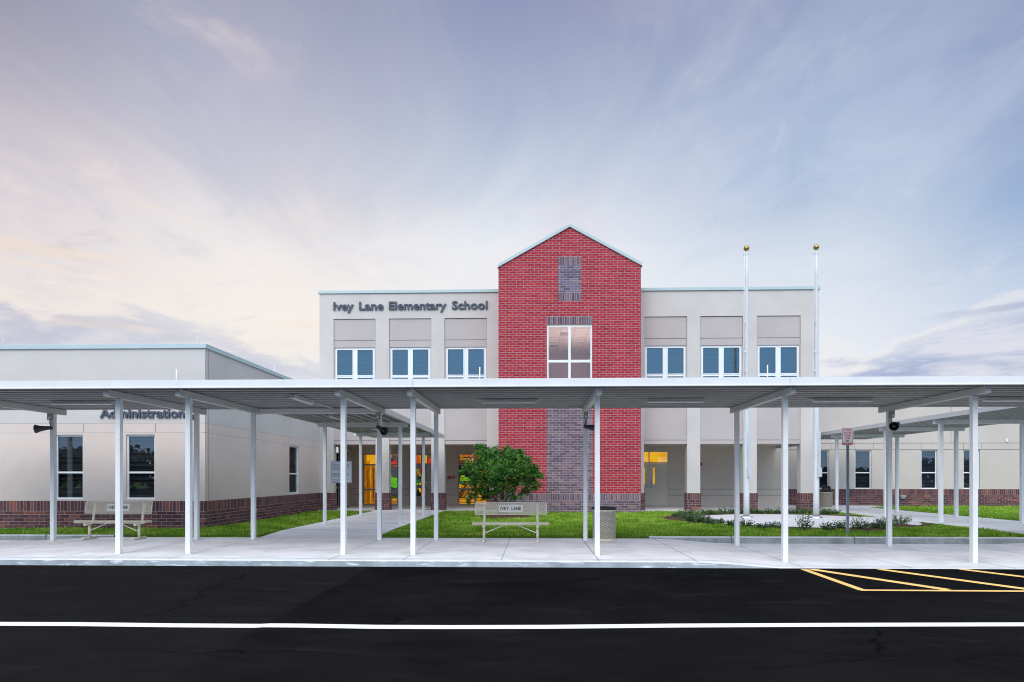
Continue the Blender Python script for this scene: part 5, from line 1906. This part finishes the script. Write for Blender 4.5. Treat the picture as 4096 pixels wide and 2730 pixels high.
# =================================================================== flagpoles
def flagpole(u_base, u_top, vball, label, ybase=25.3):
    x = px_x(u_base, ybase)
    zt_ball = px_z(vball, x, ybase)
    xt = x
    t = thing('flagpole', label, 'flagpole', (x, ybase, 0.06), 'flagpoles on the round concrete pad')
    ztop = zt_ball - 0.25
    p = MB()
    pts, rr = [], []
    for i in range(13):
        f = i / 12
        pts.append((x, ybase, 0.06 + (ztop - 0.06) * f))
        rr.append(0.104 if f < 0.33 else (0.104 + (0.074 - 0.104) * min(1, (f - 0.33) / 0.2) - max(0, f - 0.53) / 0.47 * 0.018))
    p.tube(pts, rr, 24)
    p.build('pole', M_POLE, t)
    c = MB()
    c.lathe([(0.235, 0.0), (0.235, 0.012), (0.20, 0.05), (0.16, 0.075), (0.115, 0.085), (0.108, 0.085)], 36, (x, ybase, 0.062))
    c.build('base_collar', M_CHROME, t)
    k = MB()
    k.lathe([(0.056, 0.0), (0.064, 0.01), (0.064, 0.03), (0.04, 0.05), (0.02, 0.08), (0.018, 0.14), (0.010, 0.15), (0.010, 0.20)], 18, (x, ybase, ztop))
    k.box(x - 0.11, x + 0.02, ybase - 0.03, ybase + 0.03, ztop + 0.0, ztop + 0.05)
    k.build('truck', M_SILVER, t)
    b = MB()
    R = 0.106
    b.lathe([(R * math.sin(math.pi * i / 14), -R * 0.95 * math.cos(math.pi * i / 14)) for i in range(15)], 28, (x, ybase, zt_ball))
    b.build('ball', M_GOLD, t)
    h = MB()
    hx = x - 0.10
    h.tube([(hx, ybase - 0.06, ztop), (hx - 0.01, ybase - 0.07, ztop * 0.7), (hx - 0.02, ybase - 0.09, ztop * 0.5), (x - 0.02, ybase - 0.125, 3.1), (x + 0.02, ybase - 0.125, 2.0)], 0.008, 6)
    h.tube([(hx + 0.06, ybase - 0.08, ztop), (hx + 0.05, ybase - 0.10, ztop * 0.6), (x + 0.02, ybase - 0.125, 3.1), (x + 0.03, ybase - 0.125, 2.0)], 0.007, 6)
    for zz in (7.2, 6.1, 5.4, 4.55):
        xx = x - 0.115 + 0.03 * ((zz * 7) % 1)
        h.tube([(xx - 0.045, ybase - 0.10, zz), (xx, ybase - 0.11, zz + 0.04), (xx + 0.05, ybase - 0.12, zz + 0.01), (xx, ybase - 0.11, zz - 0.03)], 0.012, 6)
    h.build('halyard', M_FRAME, t)
    q_ = MB()
    q_.box(x - 0.005, x + 0.135, ybase - 0.19, ybase - 0.10, 1.56, 1.90)
    q_.box(x + 0.02, x + 0.11, ybase - 0.135, ybase - 0.09, 1.90, 3.2)
    q_.build('cleat_box', M_SILVER, t, bevel=0.006)
    return t


flagpole(2985.8, 2982, 994, 'left of two tall white flagpoles with gold balls')
flagpole(3264.8, 3261, 990, 'right of two tall white flagpoles with gold balls, at the school building corner')


# =================================================================== signs
def rounded(x0, x1, z0, z1, r, y):
    pts = []
    for cx_, cz_, a0 in ((x1 - r, z1 - r, 0), (x0 + r, z1 - r, 90), (x0 + r, z0 + r, 180), (x1 - r, z0 + r, 270)):
        for i in range(6):
            a = math.radians(a0 + 18 * i)
            pts.append((cx_ + r * math.cos(a), y, cz_ + r * math.sin(a)))
    return pts


def plate(mb, x0, x1, z0, z1, r, y, t, m=0):
    a, b = rounded(x0, x1, z0, z1, r, y), rounded(x0, x1, z0, z1, r, y + t)
    mb.face(a, m)
    mb.face(list(reversed(b)), m)
    for i in range(len(a)):
        j_ = (i + 1) % len(a)
        mb.face([a[i], b[i], b[j_], a[j_]], m)


SYY = 17.95
xs_ = px_x(3389, SYY)
sg = thing('road_sign', 'white sign with red fire lane lettering on a galvanised post beyond the back kerb', 'sign', (xs_, SYY, 0.045))
zt_, zbm = px_z(1712, xs_, SYY), px_z(1782, xs_, SYY)
xl, xr = px_x(3364.3, SYY), px_x(3411, SYY)
p = MB()
plate(p, xl, xr, zbm, zt_, 0.028, SYY - 0.035, 0.003)
po = p.build('plate', M_SIGNPINK, sg)
p = MB()
w_ = 0.010
a, b = rounded(xl + 0.012, xr - 0.012, zbm + 0.012, zt_ - 0.012, 0.02, SYY - 0.0365), rounded(xl + 0.012 + w_, xr - 0.012 - w_, zbm + 0.012 + w_, zt_ - 0.012 - w_, 0.014, SYY - 0.0365)
for i in range(len(a)):
    j_ = (i + 1) % len(a)
    p.face([a[i], a[j_], b[j_], b[i]])
p.build('border', M_RED, po)
lines = ('NO PARKING', 'FIRE LANE', 'BY ORDER', 'OF THE', 'FIRE', 'DEPARTMENT')
wid = (0.91, 0.78, 0.74, 0.52, 0.34, 0.91)
Hh = zt_ - zbm
xc = (xl + xr) / 2
for i, (tx_, wd_) in enumerate(zip(lines, wid)):
    zz = zt_ - 0.024 - Hh * (0.155 * (i + 1)) + 0.012
    hw_ = (xr - xl - 0.05) * wd_ / 2
    put_text(tx_, xc - hw_, xc + hw_, SYY - 0.0375, zz, 0.048, M_RED, po, name='lettering', extrude=0.0008, offset=0.010, merge=True)
p = MB()
# U-channel post with punched holes
zt2 = zt_ - 0.03
for (a_, b_, c_, d_) in ((-0.020, 0.020, 0.0, 0.004), (-0.024, -0.020, -0.022, 0.004), (0.020, 0.024, -0.022, 0.004), (-0.040, -0.024, -0.026, -0.022), (0.024, 0.040, -0.026, -0.022)):
    p.box(xs_ + a_, xs_ + b_, SYY + c_, SYY + d_, 0.02, zt2)
po2 = p.build('post', M_GALV, sg)
p = MB()
z = 0.12
while z < zbm - 0.02:
    p.box(xs_ - 0.006, xs_ + 0.006, SYY - 0.0015, SYY, z, z + 0.012)
    z += 0.0508
p.build('punched_holes', M_DARK, po2)

# notice board sign, left, standing on its own post in the lawn corner
SY2 = 17.9
xl, xr = px_x(1324.2, SY2), px_x(1408.6, SY2)
xc = (xl + xr) / 2
zt_, zbm = px_z(1845.6, xc, SY2), px_z(1933, xc, SY2)
ns = thing('notice_sign', 'white rounded rules notice with small dark print, half hidden by a canopy post', 'sign', (xc, SY2, 0.045))
p = MB()
plate(p, xl, xr, zbm, zt_, 0.03, SY2 - 0.03, 0.003)
po = p.build('plate', M_SIGNWHITE, ns)
p = MB()
a, b = rounded(xl + 0.012, xr - 0.012, zbm + 0.012, zt_ - 0.012, 0.024, SY2 - 0.0315), rounded(xl + 0.021, xr - 0.021, zbm + 0.021, zt_ - 0.021, 0.018, SY2 - 0.0315)
for i in range(len(a)):
    j_ = (i + 1) % len(a)
    p.face([a[i], a[j_], b[j_], b[i]])
p.build('border', M_INK, po)
rnd = random.Random(8)
p = MB()
Wd = xr - xl
rows = [('h', 1)] + [('p', 1)] + [('p', 4)] + [('p', 3)] + [('p', 2)] + [('h', 1), ('h', 1)] + [('p', 5)] + [('p', 2)] + [('h', 1)] + [('p', 3)] + [('p', 2)]
z = zt_ - 0.040
for kd, n_ in rows:
    for i in range(n_):
        if kd == 'h':
            a_, b_ = xc - Wd * 0.13, xc + Wd * 0.13
        else:
            a_, b_ = xl + 0.045, xr - 0.055 - (rnd.random() * 0.05 if i < n_ - 1 else 0.10 + rnd.random() * 0.25)
        x = a_
        while x < b_:
            L = rnd.uniform(0.012, 0.038)
            p.box(x, min(x + L, b_), SY2 - 0.0325, SY2 - 0.0312, z - 0.0032, z + 0.0032)
            x += L + 0.006
        z -= 0.0165
    z -= 0.0085
p.build('fine_print', M_INK, po)
p = MB()
xp = px_x(1374, SY2)
p.box(xp - 0.02, xp + 0.02, SY2 - 0.026, SY2 + 0.01, -0.05, zt_ - 0.05)
p.build('post', M_GALV, ns)


# =================================================================== plants
def leaf_quad(V, Fc, c, size, rnd, up=0.3, aspect=0.45):
    th, ph = rnd.uniform(0, 2 * math.pi), rnd.uniform(-0.9, 0.9)
    d = Vector((math.cos(th) * math.cos(ph), math.sin(th) * math.cos(ph), math.sin(ph) + up)).normalized()
    s = d.cross(Vector((rnd.uniform(-1, 1), rnd.uniform(-1, 1), rnd.uniform(-0.3, 1)))).normalized()
    n = d.cross(s)
    L = size * rnd.uniform(0.7, 1.3)
    W = L * aspect
    b = len(V)
    p0, p1, p2, p3 = c, c + d * L * 0.5 + s * W * 0.5 + n * L * 0.06, c + d * L, c + d * L * 0.5 - s * W * 0.5 + n * L * 0.06
    V.extend((tuple(p0), tuple(p1), tuple(p2), tuple(p3)))
    Fc.append((b, b + 1, b + 2, b + 3))


def mesh_obj(name, V, Fc, m, parent=None):
    me = bpy.data.meshes.new(name)
    me.from_pydata(V, [], Fc)
    me.materials.append(m)
    o = bpy.data.objects.new(name, me)
    COL.objects.link(o)
    if parent is not None:
        o.parent = parent
        me.transform(Matrix.Translation(-world_loc(parent)))
    return o


# the clipped broad shrub-tree in front of the tower
rnd = random.Random(21)
tree = thing('shrub_tree', 'broad multi-stemmed green shrub with glossy leaves standing behind the middle bench', 'shrub', (TX, TY, 0.05))
lobes = []


def tq(x, y, r, dy=0.0):    # lobe from the enlargement at 1800,1740
    u, v = Q4(x, y)
    Yd = TY + dy
    X = px_x(u, Yd)
    lobes.append((Vector((X, Yd, px_z(v, X, Yd))), r * Yd / F / 4.355))


for a in ((520, 260, 85), (640, 300, 95, -.2), (760, 310, 90, .2), (560, 400, 150, -.4), (700, 430, 160, -.6), (880, 380, 120, .1), (1010, 300, 85, .1), (1060, 320, 95, .1), (1000, 430, 150, -.5), (1160, 350, 110), (1230, 340, 80, .2),
          (1180, 480, 150, -.4), (1330, 450, 100, .1), (330, 540, 90, .1), (300, 620, 95, -.2), (420, 600, 120, -.4), (230, 640, 50), (170, 660, 30), (560, 620, 170, -.7), (760, 640, 180, -.9), (950, 640, 160, -.7), (1130, 640, 150, -.5),
          (1300, 620, 140, -.3), (1430, 600, 110, 0), (1500, 640, 80, .1), (1540, 720, 80), (1600, 770, 35), (480, 760, 120, -.3), (400, 830, 80, -.1), (620, 820, 150, -.6), (800, 840, 140, -.7), (960, 820, 120, -.4), (1100, 860, 110, -.3),
          (1250, 790, 130, -.2), (1400, 760, 120), (1470, 860, 90), (1480, 940, 60, .1), (1360, 930, 70), (1300, 1000, 60, .1), (420, 930, 70, -.1), (520, 980, 90, -.3), (660, 980, 100, -.4), (800, 980, 90, -.3), (940, 960, 90, -.4),
          (1050, 990, 80, -.3), (340, 1040, 45), (330, 1120, 45), (320, 1190, 35), (380, 1080, 40), (450, 1050, 60), (580, 1090, 50), (640, 1110, 45), (1080, 1080, 55, -.2), (1130, 1110, 50, -.2), (1230, 1110, 32), (1230, 1050, 35), (900, 1050, 50, .3),
          (470, 190, 35), (560, 215, 35), (970, 225, 35), (800, 245, 35), (930, 1120, 40), (1350, 1030, 40), (1560, 880, 30), (1220, 280, 45), (700, 560, 120, .9), (950, 520, 140, .9), (1150, 560, 130, .8), (520, 520, 110, .8), (820, 760, 120, .8), (1300, 700, 100, .7)):
    tq(*a)
V, Fc = [], []
for c, r in lobes:
    r3 = (r ** 2) * 8500
    n = int(max(60, r3))
    nt = max(5, int(n / 9))
    for _ in range(nt):
        # a twig end: small cluster of leaves near the lobe's surface
        d = Vector((rnd.gauss(0, 1), rnd.gauss(0, 1) * 0.95, rnd.gauss(0, 1))).normalized()
        rad = r * (rnd.random() ** 0.33) * rnd.choice((0.75, 1.0, 1.05))
        p0 = c + d * rad
        for k in range(10):
            pp = p0 + Vector((rnd.gauss(0, 0.028), rnd.gauss(0, 0.028), rnd.gauss(0, 0.028)))
            leaf_quad(V, Fc, pp, 0.078, rnd, up=0.5)
mesh_obj('crown', V, Fc, M_LEAF, tree)
tk = MB()
for i in range(9):
    a = 2 * math.pi * i / 9 + rnd.uniform(-0.2, 0.2)
    lean = rnd.uniform(0.45, 1.0)
    x0_, y0_ = TX + 0.08 * math.cos(a), TY + 0.08 * math.sin(a)
    pts = [(x0_, y0_, 0.03)]
    for k in range(1, 6):
        f_ = k / 5
        pts.append((x0_ + math.cos(a) * lean * f_ ** 1.3 + rnd.uniform(-0.03, 0.03), y0_ + math.sin(a) * 0.8 * lean * f_ ** 1.3, 0.03 + 1.45 * f_ + rnd.uniform(-0.03, 0.03)))
    tk.tube(pts, [0.042, 0.034, 0.028, 0.022, 0.016, 0.008], 7)
    for s_k in (3, 4):
        p0 = Vector(pts[s_k])
        e = p0 + Vector((rnd.uniform(-0.4, 0.4), rnd.uniform(-0.3, 0.3), rnd.uniform(0.2, 0.5)))
        tk.tube([p0, (p0 + e) / 2 + Vector((0, 0, 0.04)), e], [0.014, 0.010, 0.005], 5)
tk.build('trunk', M_BARK, tree)

# low shrubs round the flagpole pad
SH = []


def make_shrub_mesh(seed, w, h, upright=0.3, dens=1.0):
    r = random.Random(seed)
    V, Fc = [], []
    ns = int(14 + 26 * w)
    for i in range(ns):
        a = r.uniform(0, 2 * math.pi)
        rr = w / 2 * math.sqrt(r.random())
        hh = h * r.uniform(0.5, 1.0) * (1 - 0.45 * (rr / (w / 2)) ** 2)
        base = Vector((rr * 0.35 * math.cos(a), rr * 0.35 * math.sin(a), 0.0))
        tip = Vector((rr * math.cos(a), rr * math.sin(a), hh))
        for k in range(int(17 * dens)):
            f_ = 0.16 + 0.84 * (k + r.random()) / (17 * dens)
            p = base.lerp(tip, f_) + Vector((r.gauss(0, .02), r.gauss(0, .02), r.gauss(0, .015)))
            leaf_quad(V, Fc, p, 0.048, r, up=upright, aspect=0.5)
    return V, Fc


def shrub(u, v, w, h, seed, label, grp=None, dens=1.0, m=None):
    gx, gy = G(u, v, 0.06)
    t = thing('low_shrub', label, 'shrub', (gx, gy, 0.055), grp or 'low shrubs round the flagpole pad')
    V, Fc = make_shrub_mesh(seed, w, h, dens=dens)
    V = [(p[0] + gx, p[1] + gy, p[2] + 0.055) for p in V]
    mesh_obj('foliage', V, Fc, m or M_LEAF2, t)
    st = MB()
    r = random.Random(seed + 100)
    for i in range(6):
        a = r.uniform(0, 6.28)
        st.tube([(gx, gy, 0.03), (gx + 0.12 * w * math.cos(a), gy + 0.12 * w * math.sin(a), 0.055 + h * 0.35), (gx + 0.33 * w * math.cos(a), gy + 0.33 * w * math.sin(a), 0.055 + h * 0.8)], [0.007, 0.005, 0.003], 5)
    st.build('stem', M_BARK, t)
    return t


BACKROW = 'small dark green shrub in the row behind the round flagpole pad'
for i, (u, w) in enumerate(((2822, .75), (2858, .7), (2893, .65), (2930, .7), (2962, .65), (3012, .7), (3046, .75), (3084, .6), (3118, .6), (3166, .7), (3205, .75), (3232, .6), (3296, .6), (3330, .65))):
    shrub(u, 2059 - (3 if 2880 < u < 3250 else 0), w, 0.27 + 0.05 * ((i * 7) % 3) / 2, 300 + i, BACKROW, grp='row of shrubs behind the flagpole pad')
CLUST = 'dark green shrub in the dense clump at the left rim of the flagpole pad'
for i, (u, v, w) in enumerate(((2716, 2070, .6), (2738, 2063, .6), (2742, 2078, .65), (2768, 2066, .75), (2772, 2083, .65), (2792, 2078, .6), (2800, 2092, .65), (2757, 2089, .45), (2822, 2093, .7), (2840, 2099, .55))):
    shrub(u, v, w, 0.30, 400 + i, CLUST, grp='clump of shrubs left of the flagpole pad', dens=1.15)
SINGLE = ((2880, 2098, .40, .22, 'small yellowish shrub in mulch, right of the dense clump at the pad rim'),
          (2926, 2106, .40, .26, 'sparse little shrub in mulch, just left of the canopy post before the left flagpole'),
          (2984, 2107, .55, .28, 'rounded shrub in mulch directly below the left flagpole'),
          (3048, 2116, .45, .20, 'flat shrub in mulch between two canopy posts, below the middle of the pad'),
          (3098, 2115, .60, .26, 'low shrub in mulch hard against the left side of a front canopy post'),
          (3218, 2124, .62, .56, 'tallest upright shrub with light twigs, left of the fire lane sign'),
          (3312, 2124, .50, .30, 'dark shrub in mulch, second one left of the fire lane sign post'),
          (3365, 2118, .42, .34, 'narrow dark shrub touching the left of the fire lane sign post'),
          (3440, 2120, .62, .42, 'bushy shrub just right of the fire lane sign post'),
          (3520, 2118, .72, .36, 'wide dark shrub in the mulch left of the back canopy post with the speaker'),
          (3548, 2106, .60, .36, 'shrub in mulch partly behind the canopy post with the road-facing speaker'),
          (3598, 2098, .85, .36, 'spreading shrub at the right end of the mulch, right of the speaker post'))
for i, (u, v, w, h, lb) in enumerate(SINGLE):
    shrub(u, v, w, h, 500 + i, lb, dens=0.95)
# mulch under the right-hand front shrubs
gx, gy = G(3560, 2108, 0.05)
blob_mound('mulch_bed', lambda a: 1.0 + 0.2 * math.sin(2 * a + 0.6), gx, gy, 0.0, 0.80, 0.050, nseg=40, seed=15, hump=0.08)
gx2, gy2 = G(3440, 2120, 0.05)
blob_mound('mulch_bed', lambda a: 1.0 + 0.5 * abs(math.cos(a)), gx2, gy2, 0.0, 0.62, 0.049, nseg=40, seed=16, hump=0.05)

# =================================================================== grass
rng = np.random.default_rng(4)


def grass_points(x0, x1, y0, y1, dens):
    n = int((x1 - x0) * (y1 - y0) * dens)
    return np.column_stack([rng.uniform(x0, x1, n), rng.uniform(y0, y1, n)])


def bld(P_):
    x, y = P_[:, 0], P_[:, 1]
    keep = np.ones(len(P_), bool)
    r = np.hypot(x - CXC, y - CYC)
    ang = np.arctan2(y - CYC, x - CXC)
    lim = CR + 0.40 + 0.12 * np.sin(7 * ang) + 0.35 * ((ang > 2.5) | (ang < -2.7))
    keep &= ~(r < lim)
    keep &= ~((x > CXC + 2.5) & (x < QX0) & (y > 23.2) & (y < 26.3))
    keep &= ~((x > TX0 - 0.05) & (x < TX1 + 0.05) & (y > 28.95))
    keep &= ~((((x - TX - 0.15) / 1.1) ** 2 + ((y - TY + 0.3) / 0.75) ** 2) < 0.8 + 0.3 * np.sin(9 * x))
    keep &= ~((x < LX + 0.04) & (y > LY - 0.04))
    keep &= ~(np.hypot(x - gx, y - gy) < 0.70)
    keep &= ~(np.hypot((x - gx2) / 1.4, y - gy2) < 0.58)
    # bare, thin patches
    bare = (np.sin(x * 2.1 + 1.3) * np.sin(y * 1.7 + 0.4) + 0.6 * np.sin(x * 5.3 + y * 3.1))
    keep &= ~((bare > 1.28) & (rng.random(len(P_)) < 0.75))
    # the big open spots seen right of the bench and left by the path
    for (bxx, byy, br) in ((px_x(2480, 23.0), 23.0, 0.8), (px_x(1715, 19.4), 19.4, 0.35), (px_x(1650, 18.4), 18.4, 0.25)):
        dd = np.hypot((x - bxx) / 1.5, y - byy)
        keep &= ~((dd < br) & (rng.random(len(P_)) < 0.80))
    return P_[keep]


regs = [(-15.0, -9.6, YB + 0.06, LY - 0.04, 520), (-9.6, PX0 - 0.07, YB + 0.06, 22.0, 560), (-9.55, PX0 - 0.07, 22.0, 29.95, 380),
        (PX1 + 0.06, QX0 - 0.06, YB + 0.20, 20.4, 620), (PX1 + 0.06, QX0 - 0.06, 20.4, 24.5, 430), (PX1 + 0.06, QX0 - 0.06, 24.5, 29.95, 330),
        (QX1 + 0.06, 19.0, YB + 0.2, 24.0, 420), (QX1 + 0.06, 27.5, 24.0, 35.9, 240)]
PP = np.vstack([bld(grass_points(*r)) for r in regs])
n = len(PP)
ht = rng.uniform(0.045, 0.085, n) * (1 + 0.25 * np.sin(PP[:, 0] * 3.1) * np.sin(PP[:, 1] * 2.3))
# ragged, taller tufts where the grass meets the paving
wd = rng.uniform(0.010, 0.020, n) * (1 + (PP[:, 1] - 17) * 0.06)
th = rng.uniform(0, 2 * math.pi, n)
ln = rng.uniform(0.0, 0.6, n) * ht
la = rng.uniform(0, 2 * math.pi, n)
VV = np.zeros((n, 4, 3))
bz = LAWN - 0.01
c, s = np.cos(th) * wd / 2, np.sin(th) * wd / 2
VV[:, 0] = np.column_stack([PP[:, 0] - c, PP[:, 1] - s, np.full(n, bz)])
VV[:, 1] = np.column_stack([PP[:, 0] + c, PP[:, 1] + s, np.full(n, bz)])
tx_ = PP[:, 0] + np.cos(la) * ln
ty_ = PP[:, 1] + np.sin(la) * ln
VV[:, 2] = np.column_stack([tx_ + c * 0.3, ty_ + s * 0.3, bz + ht])
VV[:, 3] = np.column_stack([tx_ - c * 0.3, ty_ - s * 0.3, bz + ht])
me = bpy.data.meshes.new('grass')
me.vertices.add(n * 4)
me.vertices.foreach_set('co', VV.reshape(-1))
me.loops.add(n * 4)
me.loops.foreach_set('vertex_index', np.arange(n * 4, dtype=np.int32))
me.polygons.add(n)
me.polygons.foreach_set('loop_start', np.arange(0, n * 4, 4, dtype=np.int32))
me.materials.append(M_BLADE)
me.update()
me.validate()
go = bpy.data.objects.new('grass', me)
COL.objects.link(go)
tag(go, 'short bright green grass of the lawns between the paths', 'grass', kind='stuff')

# =================================================================== woods across the road (behind the camera, seen in the window glass)
V, Fc = [], []
r = random.Random(77)
x = -70.0
while x < 70:
    hgt = (5.0 if x < -8 else 3.4) + 0.5 * math.sin(x * 0.21) + r.uniform(-0.5, 0.7)
    w_ = r.uniform(1.8, 3.0)
    for i in range(420):
        a = Vector((r.gauss(0, 1), r.gauss(0, 1), r.gauss(0, 1))).normalized()
        rr = r.random() ** 0.4
        p = Vector((x + a.x * rr * w_, -42 + a.y * rr * 2.4, 0.2 + (hgt / 2) * (1 + a.z * rr)))
        leaf_quad(V, Fc, p, 0.75, r, up=0.2, aspect=0.7)
    x += r.uniform(2.0, 3.2)
wo = mesh_obj('woods', V, Fc, M_WOODS)
tag(wo, 'distant dark woods across the road, seen only as reflections', 'woods', kind='stuff')
